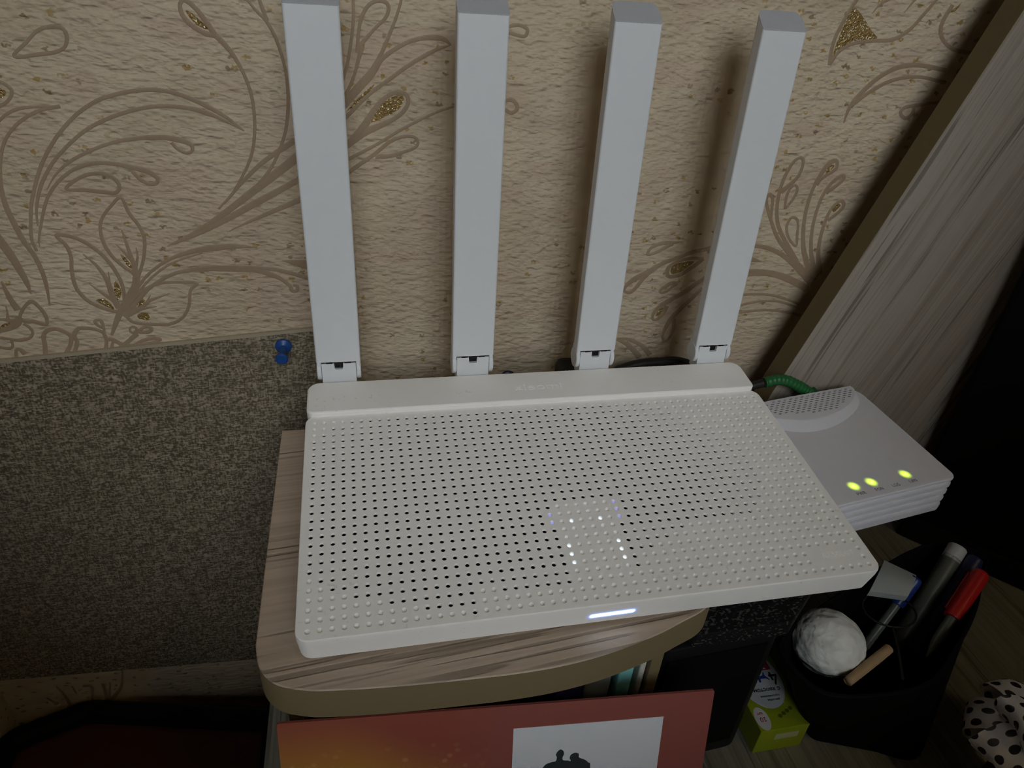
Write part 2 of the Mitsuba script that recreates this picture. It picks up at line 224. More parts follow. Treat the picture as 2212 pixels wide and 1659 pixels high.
STROKES = """teardrop 1 -121.5,170.7,1.5 -114.4,177.2,1.5 -108.4,182.2,1.5 -102.1,184.2,1.8 -97.6,183.5,2 -96.8,179.8,1.8 -99,175.5,1.5 -103.8,173.2,1.7 -110.6,172.1,1.8; bud 0 -31,183.6,2.3 -35.9,184.5,2.3 -41,187.6,2.3 -44.1,191.6,2.2 -44.6,195.7,1.9 -43,197.8,1.7 -40.6,197.3,2.2 -37.4,194.3,2.3 -33.9,189.1,2.5 -30.4,183,2.6; vine 0 -31.5,184.4,2.8 -26.5,179.1,2.4 -22.3,172.4,2 -19.4,164.8,1.7 -17.7,157,1.7 -17.4,148.9,1.7 -18.4,138.4,1.6 -20.7,129.1,1.6 -24.7,120.3,1.5 -31,110.5,1.2 -36.3,103.5,0.8 -42.2,97.3,0.3; gold 1 -42.5,193.5,0 -40.1,193,0 -36.9,190.2,0 -33.4,186.5,0 -35.6,186.4,0 -39.6,188.9,0; vine 0 -138.1,74.4,1.7 -138.5,82.3,1.7 -134.5,97.5,1.8 -130.9,106.3,1.8 -125.4,117.1,1.8 -119,126.9,1.8 -110.8,136.6,1.8 -101.1,145.4,1.8 -90.1,152.2,1.9 -77.9,156.1,2 -66.8,157.8,2 -57.2,157.4,2.1 -48,154.7,2.3 -38.8,150.3,2.4 -31.5,145.8,2 -26.6,141.7,1.3 -23.5,139.2,0.6; vine 0 -133.8,88.4,0.9 -131.9,97.5,1.4 -126.9,109.2,1.8 -118.7,120.7,1.7 -109.4,129.8,1.7 -98.4,138.2,1.8 -85.5,144.5,1.9 -71.8,148.8,1.9 -59.9,150.4,2 -48.9,149.7,2.2 -40.6,147.6,2.5 -33,144.4,1.5 -23.5,139.2,0.6; vine 0 -124.4,107.8,0.4 -118.1,115.7,1 -110,122.2,1.6 -99,127.9,1.7 -87,132.3,1.8 -74.7,134.5,2.1 -64.7,135.1,2.5 -55.6,133.9,2.9 -50.7,131.5,2.2 -50.9,128.3,1.5 -54.1,127.5,1.8 -57.8,129.6,1.8 -59.9,132.7,1.8; vine 0 -136,76.8,0.4 -134.8,82.3,1.1 -129.1,96,1.6 -124.2,104.9,1.6 -116.9,112.9,1.7 -108.3,118.7,1.8 -98.5,121.6,2 -89.4,121.4,2.2 -81.8,119.7,2.7 -74.8,117.9,3 -70.7,114.7,2.3 -70.9,111.7,1.7 -74.2,111,2 -78.5,113.2,2.1 -81.6,117.5,2; teardrop 1 -115.2,108.2,1.7 -108.2,113.7,1.8 -101.1,116.2,2 -94.6,115.9,2.2 -90.6,113.1,2.2 -89.7,109.4,1.9 -92,106.4,1.9 -96.7,106.6,2.2 -105.7,107.7,2.2; bud 0 -134.6,157.8,1.6 -130.7,159.2,1.9 -127.6,157.4,2 -126.9,155,1.7 -129.5,151.1,1.5 -133.8,148.4,1.6 -137.2,147.1,1.7; gold 1 -132.7,156.3,0 -130.4,156.1,0 -129.4,154.6,0 -131.5,152.3,0 -134.1,151.6,0; vine 0 -140.7,137.3,1.4 -135.7,142,1.4 -131.1,145.3,1.5 -125,147.7,1.6 -118.1,148.5,1.2 -107.6,149,0.4; vine 0 -107.6,149,1.9 -116.7,147,1.8 -126,142.2,1.6 -133.2,136.1,1.5 -138.2,129.3,1.6 -142.1,120.4,1.9 -144.9,109.9,2.3 -145.6,99.7,2.7 -144.6,90.8,3 -142.9,80.8,2.9 -139.8,71.3,2.6 -138.6,60.7,2.4 -139,51.5,1.7 -140.3,42.1,0.9; vine 0 -15.1,201.3,1.1 -10.8,195.6,1.4 -6.8,191.6,1.7 -3.6,185.7,1.7 -1.6,179.5,1.6 0.1,170.7,1.5 0.5,161.5,1.6 -0.2,152,1.7 -2.4,140.9,1.7 -6.3,130.8,1.6 -11.7,121.1,1.6 -18.5,112.8,1.6 -26.7,105.1,1.5 -36.6,96.5,1.5 -45.5,90.2,1.4; vine 0 -8.8,201.6,1.6 -7.5,196.4,1.8 -5.9,191.1,2; vine 0 -72.2,76.5,0.5 -59.4,82.8,1.9 -46.8,90.3,2.9 -34,99.3,3.5 -21.3,108.7,4.1 -8.8,118,4.5 2.7,126.7,4.7; vine 0 -72.2,76.5,0.5 -55.5,83.2,2 -38,92.3,3.3 -22.3,101,3.7 -10,107.5,3.4 3.1,114.9,3.1; vine 0 -40,84.3,0.4 -27.6,90.1,1.5 -15.2,95.6,2.5 2,103.1,3.2; vine 0 -42.6,97.7,0.6 -36.4,103.4,1.5 -28.5,111.9,1.9 -15.7,123.4,2.4 2,135.1,3.2; vine 0 -154.9,83.7,4.7 -151.6,73.8,4.6 -149.4,64.5,3.9 -148,56.7,3 -147.7,49.5,0.8; leaf 1 -90.2,103.7,1.6 -95.8,99.4,1.6 -101.5,93,1.6 -104.1,86.5,1.7 -104.2,78.2,2 -101.5,70.5,2.1 -96.9,64.3,2.2 -93.2,60.7,2.2 -92,57.1,1.8 -87.5,65.9,1.7 -85,72.8,1.8 -83.3,81.3,1.9 -84.5,88,2 -88,95.4,2; leaf_vein 0 -92.8,55.3,3.1 -91.8,64.2,2.8 -92.4,71.2,2.3 -93,78.9,1.5 -93.7,86,0.6; leaf_vein 0 -92.1,67.7,2.3 -95,73,1.6 -98.4,77.9,0.5; leaf_vein 0 -91.5,63.3,1.9 -89,70.3,1.2 -88.6,75.9,0.5; leaf_stem 0 -91.9,58.9,3.7 -93.7,52.7,4.2 -98.7,45.5,4.3 -104.1,38.2,3.8 -108.4,30.8,2.9 -113,21.8,1.5; gold 1 -97.4,71.5,0 -95.6,70.4,0 -93.5,66,0 -92.8,63.2,0 -95.2,65.2,0; leaf 1 -126.3,83,2.2 -123.1,77.6,2.2 -122.3,70.8,2 -124,62.3,2 -124.2,52.6,2.2 -120.8,45.2,2.4 -115.1,40.5,2.5 -107.4,37.2,2.5 -103.7,38.2,2 -101.2,44.6,2 -100.5,54.6,2.1 -102.9,64.5,2.3 -107.5,73.2,2.3 -114.6,80,2.3 -121,82.9,2.3; leaf_vein 0 -105,39.2,3.9 -106.8,46.6,3.4 -107.6,56.6,2.7 -110.8,65.5,1.9 -115.9,72.3,0.7; leaf_vein 0 -107,44.4,2.9 -112.2,49.5,1.9 -117.1,54.9,0.6; leaf_vein 0 -106.6,46.2,2.4 -106.6,53.9,1.4 -105.7,61.9,0.5; gold 1 -103.6,56.1,0 -102,52.9,0 -102,48.3,0 -104.7,44.3,0 -105.3,50.3,0; gold 1 -116,44.6,0 -111.7,45.1,0 -108.7,41.6,0 -108.1,38.4,0 -113.3,41.8,0; leaf 1 -101.4,38.1,1.7 -94.6,46.3,1.7 -87.4,51.6,1.8 -79.9,54.3,2 -72.1,54.7,2 -61.2,53.8,2.1 -65.2,49.1,1.7 -67.6,39.8,1.7 -72.1,32.3,1.8 -79.3,28.2,2.1 -88.9,28.1,2.2 -100.3,30.5,2.2; leaf_vein 0 -103.4,34.4,4.4 -93.8,39,3 -88.3,43.3,2 -82.3,45.7,1.3 -76.4,47.8,0.5; leaf_vein 0 -94.8,38.1,2.4 -89.9,39.1,1.5 -85.1,39.6,0.6; leaf_vein 0 -91.1,40.6,1.5 -86.9,47.2,0.4; gold 1 -95.4,42.6,0 -92.5,45.3,0 -90.6,43.4,0 -94.1,39.7,0; gold 1 -96.3,34.6,0 -91.3,35.9,0 -90.5,31.1,0 -95.6,32,0; vine 0 -99.2,42.7,2.2 -92.7,51.7,1.7 -84.8,60.5,1.6 -73.4,68.3,1.9 -61.1,72.9,2.8 -49.2,74.9,3.7 -37.3,75.9,3.1 -25.2,75,0.5; vine 0 -96,45.4,1.7 -89.5,52.6,1.3 -82,59.6,1.3 -71.4,66.5,1.2 -55,72.2,0.7; vine 0 -103.6,33.5,3.1 -92.4,45.8,2.4 -84,53.3,2.1 -71,60.2,2.2 -55,62.6,3.4 -43.2,62.5,3.9 -27.3,61.1,3.7 -15.7,56.2,2.8 -10,50.9,2.2 -8.7,47.6,2.3 -6.2,47.5,2 -5.5,50.3,1.9 -7.9,51.3,1.9; vine 0 -47,63.8,1.5 -31.1,63,2.1 -15.2,60.9,2.5 1.7,55.4,2.7; leaf_tip 0 -12.4,66.9,0.6 -5.6,65.4,3.7 2.5,63.7,6.5; petal_vein 0 -160,57.3,1.1 -159.4,51.7,2.3 -158.5,45.6,3.2 -156.8,39.8,4.1; petal 1 -157.4,34.3,1.8 -155,39.3,1.8 -151,43.7,1.9 -148.4,44.9,2.4 -146.4,42.3,2.4 -144.7,38.5,2.3 -144,34.7,2.1 -144.7,30.8,1.8 -146.9,30.5,2.5 -150.5,32.4,2.5 -154.5,32.5,2.4; petal_vein 0 -170.6,26.8,2.4 -165,28.7,3.6 -159.9,31.4,4.1 -157.3,35.6,3.4; petal_vein 0 -167.4,34.3,1.3 -165.4,34.2,1.8 -160.5,32.7,4; petal_vein 0 -162.1,42.4,0.7 -162.6,38.3,1 -163.5,34.1,2.1; petal 0 -156.5,31.3,2 -154.2,28.7,1.9 -153.5,25.2,1.5 -156.1,21.8,1.7 -161.2,20.7,2 -166.7,21.8,2 -171.4,22.9,2; petal 0 -165.6,20.9,1.6 -165.9,17.4,1.4 -167.8,15.7,1.9 -171.1,16.1,2 -173.2,16.9,2; petal 0 -166.4,8.5,2.1 -165.2,13.8,1.7 -162.9,14.6,2.7 -161.1,11.4,3.2; petal 0 -151,10,2.5 -149.4,17.1,2.5 -148.6,22.8,2.3 -146,26.1,2.5 -141.5,27.3,2.7 -137.2,25.3,2.7 -134.6,21.7,2.4 -136.3,16.4,2.2 -140.3,10.3,2.4; petal 0 -135.5,11,2 -132.4,17.6,2.3 -132.5,22.9,2.3 -129.5,26.8,2.4 -124.8,27,2.5 -120.5,26,2.3 -117.1,23.6,2.2 -116.7,17.8,2 -118.8,11.5,2.1; teardrop 0 -116.4,23.6,1.5 -116.1,28,1.7 -116.6,31.9,2.1 -119.5,31.6,1.8 -119.3,29.4,2 -116.4,26.7,2; vine 0 -116,19.1,2.3 -113.2,19,2.8 -109.5,16.1,2.8 -105.4,14.5,2.8 -98.9,14.2,3.2; vine 0 -116,11.4,2.1 -113.1,17.6,1.4; vine 0 -112.7,11.2,3.1 -105.7,16.8,2.6 -98.8,21.9,2; teardrop 1 -102.5,24.8,1.2 -101.8,26.5,1.3 -99.9,27.1,1.6 -98.8,25.5,1.3 -100.3,23.5,1.3 -102,23.2,1.5; gold 1 -169.4,28.8,0 -166.2,31.7,0 -162.3,32.4,0 -160.8,32.8,0 -164.5,29.5,0 -168.6,28,0; teardrop 0 -106.4,16.6,1.7 -99.5,22.7,1.8 -94.4,26.4,2.1 -91,25.8,2.4 -92.2,23.4,2.3 -97.9,23.1,2.6; teardrop 0 -104.8,13,2.2 -96.6,17.6,2.3 -89.9,18.8,2.4 -87.3,17.7,1.8 -91.2,16.2,2.1 -99.7,14.3,2; teardrop 0 36.2,178.5,1.7 37.5,188.2,1.7 39.2,194.5,1.8 42.2,199.5,1.8 46.3,202.1,1.8 51.1,202.1,1.9 52.7,199.4,1.9 50.9,195,1.7 45.9,190.4,1.5 40.1,184.5,1.9 36.8,180.5,2.6; vine 0 38.9,181.9,2.7 36.9,176,1.9 35.2,170.7,1.6 32.7,164.6,1.6 28,156.3,1.6; vine 0 35.7,203.4,1.5 35.1,193,1.5 33.5,183.6,1.5 31.2,173.8,1.5 28.2,165.1,1.5; vine 0 59.4,204.6,1.3 56.4,195.9,1.5 52.7,187.6,1.7 48.2,178.4,2 43.7,171,2.7; vine 0 48.1,175.8,2 44.4,171,3.6 41.4,167.5,4.2 34.6,160.6,4.3 28.5,153.9,3.9 22.4,147.1,3.4; vine 0 44.4,171.7,2.7 48.1,175.8,2.4 53.9,180.2,2.1 62.5,184.8,2 71,187,2.4 79.6,187,2.5 84.2,184.3,0.8; vine 0 84.2,184.3,0.7 79.7,182.9,1.5 73.9,180.4,2 63.1,174.3,2 52.1,166.6,2 41,158.7,2 28.1,146.5,2.1; gold 1 44.1,163.9,0 37.4,158.6,0 29.8,150.8,0 33.1,152.6,0 41,159.7,0; bud 0 26.3,130.5,3.1 36.5,141,3.9 42.8,149.7,3.4 48.9,156.9,2.4 55.5,160.4,2.2 60.3,159.6,2.2 61.7,155.8,2.2 59,150.8,2.2 53,146.4,2.4 43.9,142.2,3.4 37.9,139.5,3.9 28.7,132.4,2.8; gold 1 41.1,144.7,0 45.8,151.9,0 51.8,157.3,0 58.1,158.9,0 59.5,156.8,0 56.4,151.8,0 50.1,148.4,0; vine 0 89.9,155.2,1.2 77.8,151.3,1.3 66.4,146,1.5 55,139.9,1.6 43.6,133,1.7 27.4,124.6,1.9; teardrop 0 27,117,2.2 35.6,123.2,2.2 43.4,128.6,2.1 51.1,134.7,2 58.8,137.8,1.8 64.8,137.5,1.7 66.7,134.6,1.7 64.8,131.9,1.7 58.6,129.5,1.8 50.9,127.2,2.3 43.3,127.1,3; teardrop 0 110.6,193.4,1.7 114.2,194.2,1.7 119.4,195.1,1.7 123.6,193.7,1.8 124.1,191.4,1.9 122,189.9,1.7 114.4,191.3,1.7 109.9,192.4,1.7; teardrop 0 111.2,156.5,2.1 116.5,158.4,2 120.1,157.1,2.1 121.4,153.9,2.2 118.5,151.7,2.1 114.5,153.3,2 110.4,155.8,2; petal 0 312.8,219.1,2.5 308.6,209,2.5 305.5,199.5,2.4 305,191.7,2.4 306.4,183,2.7; petal 0 306.4,183,2.3 310,190.1,2.3 317.2,194.6,2.1 329.7,196.7,2.1 342.6,197.9,2.2 351.6,203.3,2.4 357.3,210.9,2.3 364,221,2.1; gold 1 311.6,212.5,0 319.8,207.8,0 327.8,201.4,0 331.9,198.1,0 317.7,196.1,0 312.5,192.4,0 308.6,187.8,0 306.7,190,0 308.1,201.3,0; petal 0 374.8,217.4,2.9 372.1,208.6,2.9 373.7,202.6,2.6 379.6,197.4,2 388.2,194.2,2.1 400.8,192.9,2.2; gold 1 374.3,213.5,0 379.2,217.6,0 380.5,219.8,0 378.3,214.8,0; petal_vein 0 324.2,210.6,0.5 327.7,215.4,1.5 334.8,219.5,2.1; petal_vein 0 344.6,211.8,0.5 349.8,220.3,2.1; vine 0 327.6,151,1 328.3,160.3,2.7 332.9,168,3.4 341,176.8,3.1 352.2,183.2,2.9 366.5,185.1,2.5 386.4,183,2.4; vine 0 329.6,161.3,2.5 340.1,170.2,2.6 352.7,176.5,2.3 369.4,178.7,2 389.7,176,1.9; teardrop 0 390.2,164.7,2.3 374.1,162.5,2.3 366.4,160.8,2.5 365.5,157.3,2.2 370.1,154.9,2.2 373.7,158,2.6 373.1,162,2.3; teardrop 0 337.1,48.9,4.3 323,60.4,3.2 305.5,76.2,2.6 294.9,91.2,2.3 289,102.3,2.1 289.8,106.6,2.2 293.1,103.3,2 294.4,96.7,2.3 295.5,90,2.5; teardrop 0 324.5,59.7,3.3 305,82,2.7 298.1,96.7,2.6 296.7,113.1,2.5 299.9,125.7,2.4 304.5,129.7,2 307.5,126.9,2.2 306.9,118.5,2.5 301.8,112,3.1 297.6,108.2,3.9; teardrop 0 339,48.8,4.8 327.3,67.6,3.4 321.3,85.3,2.8 319.4,102.3,2.6 321.1,115.4,2.8 325.9,126,3.8 330.9,128,2.2 331.8,122.9,2.6 324.6,117.5,2.7 321.2,113.2,4; teardrop 0 341.9,50,3.7 332.8,67.5,2.9 328.2,85.3,2.5 328,102.3,2.5 331.6,113.3,2.7 337.6,118.7,2.4 340.2,116.6,2.4 336.2,112.2,2.7 330.4,107.8,3.5; teardrop 0 345.2,50,4.5 337.8,69.8,2.9 336.4,88.7,2.6 339.1,98.9,2.5 343.5,102.3,2.2 346.6,98.9,2.7 343.4,93.8,2.6 338.1,89.2,2.8; teardrop 1 303.8,97.8,2 302.6,105.5,2.1 303.9,111,2.1 307.2,112.1,1.6 309,108.3,2.1 306.8,101.7,2.1; teardrop 1 320.1,71.3,1.7 312.6,77.3,1.8 308.8,85.4,2.1 310.8,91.1,2.1 315.8,88.8,1.8 318.4,79.5,2; gold 1 325.2,122.9,0 328.4,125.5,0 330.3,124.5,0 326.9,119.7,0; gold 1 338.7,96.7,0 341,100.6,0 343.9,99.5,0 341.1,95,0; teardrop 0 237.3,75.5,0.4 230.9,74.8,2 223,74.6,2.7 216.3,71.8,2.2 214,68.3,2 215,66.8,1.9 219.8,68.2,2.2 224.4,71,2.4 230.3,74.1,2.7; teardrop 0 258.2,71.2,3.2 253.3,69.9,2.9 244.1,67.8,2.9 235.2,64.3,3 225,60.1,3.2 216.6,54.4,4.5 207.2,49.4,3.7 202.5,44.2,2.4 202.6,41.2,1.9 206.5,40.3,2.4 210.3,44,2.7 214.3,50.7,3.4 217.8,55.8,4.9; bud 0 254,63.6,1.8 245.7,63.8,2.2 237.2,62.1,2.6 230.7,57.8,3 230.4,53.3,2.6 232.8,51,2.7 240,52.4,3 246.5,56.7,3 251,60.4,3 254.1,63.3,3; gold 1 247.7,61.5,0 238.9,61,0 233.5,58.5,0 232.4,54.8,0 234.6,52.9,0 240.2,54.6,0 244.7,58.2,0; teardrop 0 240.3,47.1,0.7 233.8,45.7,2.9 228.5,42,2.5 228.2,39.7,1.7 231.9,40,2 235.8,43.4,2.2 239,46.3,3.1; bud 0 258.8,49.7,3.1 252.9,45.2,3.4 246.4,40,3.5 238.3,34.8,3.6 230.2,29.5,3.7 226,23.3,2.4 226.8,19.3,1.8 229.8,19.6,2.5 233,23.1,3 234.8,29.4,4.2; gold 1 228.2,22,0 229.6,26.4,0 232,28.3,0 232.6,26.7,0 230.7,22.7,0; teardrop 0 258.2,42,2.6 252.8,35.1,2.9 245.4,26.6,3.5 241.1,21.2,3.8 237.9,14,3.4 236.2,6.6,2.1 238.2,2.3,1.9 241.4,3.8,2.2 243.3,10.4,2.3 242.2,19.5,3.2; vine 0 201.5,5.2,1.5 209.9,1.1,3 215.3,-3.4,3.7 222,-10.5,4.4; vine 0 201.5,5.6,1.7 211.7,4.3,2.7 221.9,-1.1,3 229.7,-9.2,3.7; vine 0 282.9,72.4,2.7 297.2,70.7,3 311.3,65.3,3.2 324.3,56.7,3.8 339.4,45.4,5.5; vine 0 284,53.7,2.4 297.6,53,4.1 314.4,49.9,4.8 333,42.4,5.1 339,39,4.9; vine 0 285,50.2,2 294.1,51.2,2.5 306.1,50.9,2; leaf_tip 0 285,61.6,4 290.4,61.9,3.5 297,60.6,0.6; vine 0 284.8,35.7,2 294.3,36.3,2 307.2,35.9,2 321.1,33,1.9 336.1,27.7,1.9; vine 0 285.8,26.1,2 294.6,29,2 305.5,30.7,1.9 320.5,29.8,1.8 335.2,25.2,1.7; vine 0 285.4,21.2,2.1 296.3,22.8,2.1 310.8,23.6,2.1 326.2,21.8,2 340.8,18.3,2; vine 0 -172.7,-280.4,1.3 -178.2,-301.3,2.2 -186.2,-313.6,3.4 -191.5,-319.5,4.3; vine 0 -190.7,-295,2.1 -191.1,-307.1,2.6 -192.9,-319.1,2.5; vine 0 -184.9,-294.6,1.5 -190.6,-317.9,1.9; vine 0 -205,-295.1,2.7 -199.7,-296.4,2.9 -199.9,-303.3,1.9 -202.9,-314.9,1.9; vine 0 -223.7,-290.8,1.3 -220.9,-301.7,2 -219.7,-316.1,2.9; vine 0 -233.6,-303.9,1.6 -227.8,-314.1,3.2; vine 0 -212.6,-293.3,1.2 -211.9,-303.9,1.6"""
for s in STROKES.split('; '):
    k, closed, *pts = s.split(' '); P = [[float(a) for a in q.split(',')] for q in pts]
    if k == 'gold': part('wall_back', 'gold_patch', patch(P), 'mat_gold', False, label='gold glitter fill')
    else: part('wall_back', k, ribbon(P, closed == '1'), 'mat_ornament', True)
# added ceiling fill lamp, and the floor lamp behind the camera
plastic('mat_metal', (0.25, 0.25, 0.26), 0.4, 0.5)
k = part('added_fill_lamp', 'base', moved(lathe([(0.05, 0), (0.06, 0.02), (0.16, 0.03), (0.16, 0.04)]), T().translate([0.9, -1.3, 1.66])), 'mat_metal')
scene['added_fill_lamp__diffuser'] = {**ply(moved(lathe([(0.0, 0), (0.08, 0.004), (0.13, 0.015), (0.15, 0.03)]), T().translate([0.9, -1.3, 1.63])), 'mat_ceiling', smooth=True), 'emitter': {'type': 'area', 'radiance': rgb(*CEILING_FILL)}}
tag('added_fill_lamp', 'unseen round ceiling lamp added as fill to lift the shadows', 'ceiling lamp')
M = align(LAMP - _d * 0.06, LAMP)
part('floor_lamp', 'head', moved(lathe([(0.03, -0.02), (0.34, 0.0), (0.365, 0.03), (0.365, 0.055), (0.358, 0.055), (0.352, 0.035), (0.0, 0.03)]), M), 'mat_metal')
part('floor_lamp', 'pole', tube([(LAMP[0], LAMP[1] - 0.09, LAMP[2] - 0.02), (LAMP[0], LAMP[1] - 0.13, 0.3), (LAMP[0], LAMP[1] - 0.13, FZ + 0.02)], 0.011), 'mat_metal')
part('floor_lamp', 'foot', moved(lathe([(0.14, 0), (0.14, 0.015), (0.12, 0.022), (0.02, 0.03)]), T().translate([LAMP[0], LAMP[1] - 0.13, FZ])), 'mat_metal')
tag('floor_lamp', 'floor lamp with a round cool white head behind the camera', 'lamp')

# ------------------------------------------------------------------ desk with side panel
DX = -0.034
part('desk', 'desktop', prism([(DX, -0.62), (1.5, -0.62), (1.5, 0.213), (DX, 0.213)], 0.003, DZ - 0.022, DZ, 0.0012), 'mat_desk_wood')
part('desk', 'side_panel', rbox(DX + 0.012, DX + 0.028, -0.58, 0.205, FZ, DZ - 0.022), 'mat_desk_wood'); part('desk', 'side_panel', rbox(1.45, 1.466, -0.58, 0.205, FZ, DZ - 0.022), 'mat_desk_wood')
tag('desk', 'dull grey brown wooden desk on which everything stands', 'desk')

# ------------------------------------------------------------------ small shelf unit under the router
TZ = -0.0154
front = [(-17.5, 160.5), (-17.4, 60), (-17.2, 14), (-15.6, 5.5), (-12.5, -0.8), (-7.5, -5.6), (0, -8.7), (10, -10.9), (35, -13.2), (63, -14.6), (85, -15.2), (104, -14.6), (125, -11.9), (148, -6.4), (163.5, -1.0), (173.5, 2.6), (180, 7), (184, 13), (186, 22), (186.3, 60), (186, 160.5)]
C = V(front) * 1e-3
def slab(C, z0, z1, bev):
    pg = Polygon(C); c = V(C); t = np.roll(c, -1, 0) - np.roll(c, 1, 0); t /= np.linalg.norm(t, axis=1, keepdims=True); nr = np.column_stack([-t[:, 1], t[:, 0]])
    if pg.exterior.is_ccw is False: nr = -nr
    o = [ring(c + nr * bev, z0), ring(c, z0 + bev), ring(c, z1 - bev), ring(c + nr * bev, z1)]; return o
cc = np.vstack([C[:1], spline(C[2:20], 6), C[20:]]); cc = np.vstack([cc[:1], [[-0.01745, 0.06]], cc[1:]])
R_ = slab(cc, TZ - 0.018, TZ, 0.0004)
part('shelf_unit', 'tabletop', loft([R_[2] + [0, 0, -0.0002], R_[3]]), 'mat_table_wood', 20)
part('shelf_unit', 'edge_band', loft([R_[0], R_[1], R_[2] + [0, 0, -0.0003]]), 'mat_edge', 30, label='olive brown edge banding')
part('shelf_unit', 'side_panel', rbox(-0.0074, -0.0014, 0.004, 0.155, DZ, TZ - 0.018, 0.0005), 'mat_edge')
part('shelf_unit', 'side_panel', rbox(0.1535, 0.1592, 0.0, 0.155, DZ, TZ - 0.018, 0.0005), 'mat_edge')
part('shelf_unit', 'back_panel', rbox(-0.0013, 0.1534, 0.151, 0.155, DZ, TZ - 0.018, 0.0005), 'mat_plank_edge')
tag('shelf_unit', 'small light wood shelf unit with rounded front corner under the white router', 'shelf')

# ------------------------------------------------------------------ router (router frame: x along, y to the wall, z up from the top panel; pitched 7 degrees)
RT = T().rotate([1, 0, 0], 7.0); W, D = 0.259, 0.1296
def r_bottom(y): return -0.0125 - 0.1228 * np.asarray(y)
out0 = rect(0, W, 0, D); rr = [0.0055, 0.0055, 0.006, 0.006]
top_in = rpoly(out0, rr, 0.0006, 8)
lower = rpoly([(0.0008, 0.0002), (W - 0.0018, 0.0002), (W - 0.0018, D), (0.0008, D)], rr, 0, 8)
body = loft([ring(lower, r_bottom(lower[:, 1])), ring(rpoly(out0, rr, 0, 8), -0.0035), ring(rpoly(out0, rr, 0, 8), -0.0006), ring(rpoly(out0, rr, 0.0002, 8), -0.00018), ring(top_in, 0.0), ring(top_in, -0.0042)])
part('router', 'body', body, 'mat_white', 35, RT)
px_, py_ = 0.004702, 0.004574; gx0, gy0 = 0.0048, 0.00438; NC, NR = 54, 27
v, f, floor_v, floor_f = [], [], [], []
K = 12; ang = np.arange(K) * 2 * np.pi / K + np.pi / 4
sq = np.stack([np.cos(ang), np.sin(ang)], 1); sq = sq / np.abs(sq).max(1, keepdims=True)
ci = np.stack([np.cos(ang), np.sin(ang)], 1)
LED = {(25, 9): 2, (28, 9): 2, (24, 6): 2, (24, 5): 2, (24, 4): 2, (29, 6): 2, (29, 5): 2, (29, 4): 2, (30, 10): 1, (30, 9): 1, (23, 10): 1, (23, 9): 1, (30, 11): 1, (27, 11): 0, (25, 8): 0, (28, 8): 0, (29, 7): 0, (24, 7): 0, (29, 3): 0}
led_at = []
def pit_depth(i, j):
    """Depth of a pit and whether it is a hole through the plate: holes in the middle and left, blind pits along the edges, at the right and round the light dots."""
    if 24 <= i <= 29 and 2 <= j <= 11: return 0.0011, False
    e = ((i - 21) / 25.5) ** 2 + ((j - 14.5) / 14.5) ** 2
    if 15 <= i <= 40 and j < 4: e += 0.3
    if i >= 31 and j <= 7: e += 0.45
    return (0.0008, True) if e < 0.62 else (0.0010, True) if e < 0.86 else (0.0013, True) if e < 1.08 else (0.0015, False)
for i in range(NC):
    for j in range(NR):
        c = np.array([gx0 + i * px_, gy0 + j * py_]); b = len(v)
        corner = c + sq * [px_ / 2, py_ / 2]
        if j in (1, 2) and 48 <= i <= 52:
            v += [*corner, c]; v[b:] = [np.append(q, 0) for q in v[b:]]
            f += [[b + k, b + (k + 1) % K, b + K] for k in range(K)]; continue
        dep, through = pit_depth(i, j); dep += rng.uniform(-4e-5, 4e-5)
        levels = [(corner, 0.0), (c + ci * 0.00118, 0.0), (c + ci * 0.00102, -0.00018), (c + ci * 0.00092, -dep)]
        for P2, z in levels: v += [np.append(q, z) for q in P2]
        v.append(np.append(c, -dep))
        for l in range(3):
            for k in range(K):
                a, d = b + l * K + k, b + l * K + (k + 1) % K; f += [[a, d, d + K], [a, d + K, a + K]]
        if not through: f += [[b + 3 * K + k, b + 3 * K + (k + 1) % K, b + 4 * K] for k in range(K)]
        if (i, j) in LED: led_at.append((c, dep, LED[(i, j)]))
v, f = np.array(v), np.array(f)
grid = trimesh.Trimesh(v, f, process=False)
hole = shapely.box(gx0 - px_ / 2, gy0 - py_ / 2, gx0 + (NC - .5) * px_, gy0 + (NR - .5) * py_)
rim = Polygon(top_in).difference(hole)
rv, rf = trimesh.creation.triangulate_polygon(rim, engine='earcut')
if np.cross(rv[rf[0][1]] - rv[rf[0][0]], rv[rf[0][2]] - rv[rf[0][0]]) < 0: rf = rf[:, ::-1]
part('router', 'perforated_panel', cat_(grid, trimesh.Trimesh(np.column_stack([rv, np.zeros(len(rv))]), rf, process=False)), 'mat_white', 25, RT, label='white top panel with rows of small round pits')
part('router', 'shade_backing', box(0.004, W - 0.004, 0.002, D - 0.003, -0.0040, -0.0026), 'mat_slot', False, RT, label='black sheet standing for the unlit inside under the holes')  # black sheet paints the darkness of the unlit inside below the holes
LEDC = {2: ([2.0, 2.5, 3.0], (.8, .86, .9)), 1: ([0.35, 0.40, 1.3], (.5, .5, .7)), 0: ([0.28, 0.30, 0.34], (.7, .7, .7))}
ldisc = disc(0.0008, 0.0001, 12)
for kk, (radv, _) in LEDC.items(): plastic('mat_dot_%d' % kk, LEDC[kk][1], 0.4)
for c, dep, kk in led_at:
    key = part('router', 'led_dot', ldisc, 'mat_dot_%d' % kk, False, RT @ T().translate([c[0], c[1], -dep + 5e-5]), label='tiny blue white light in a pit')
    scene[key]['emitter'] = {'type': 'area', 'radiance': rgb(*(V(LEDC[kk][0]) * 0.35))}
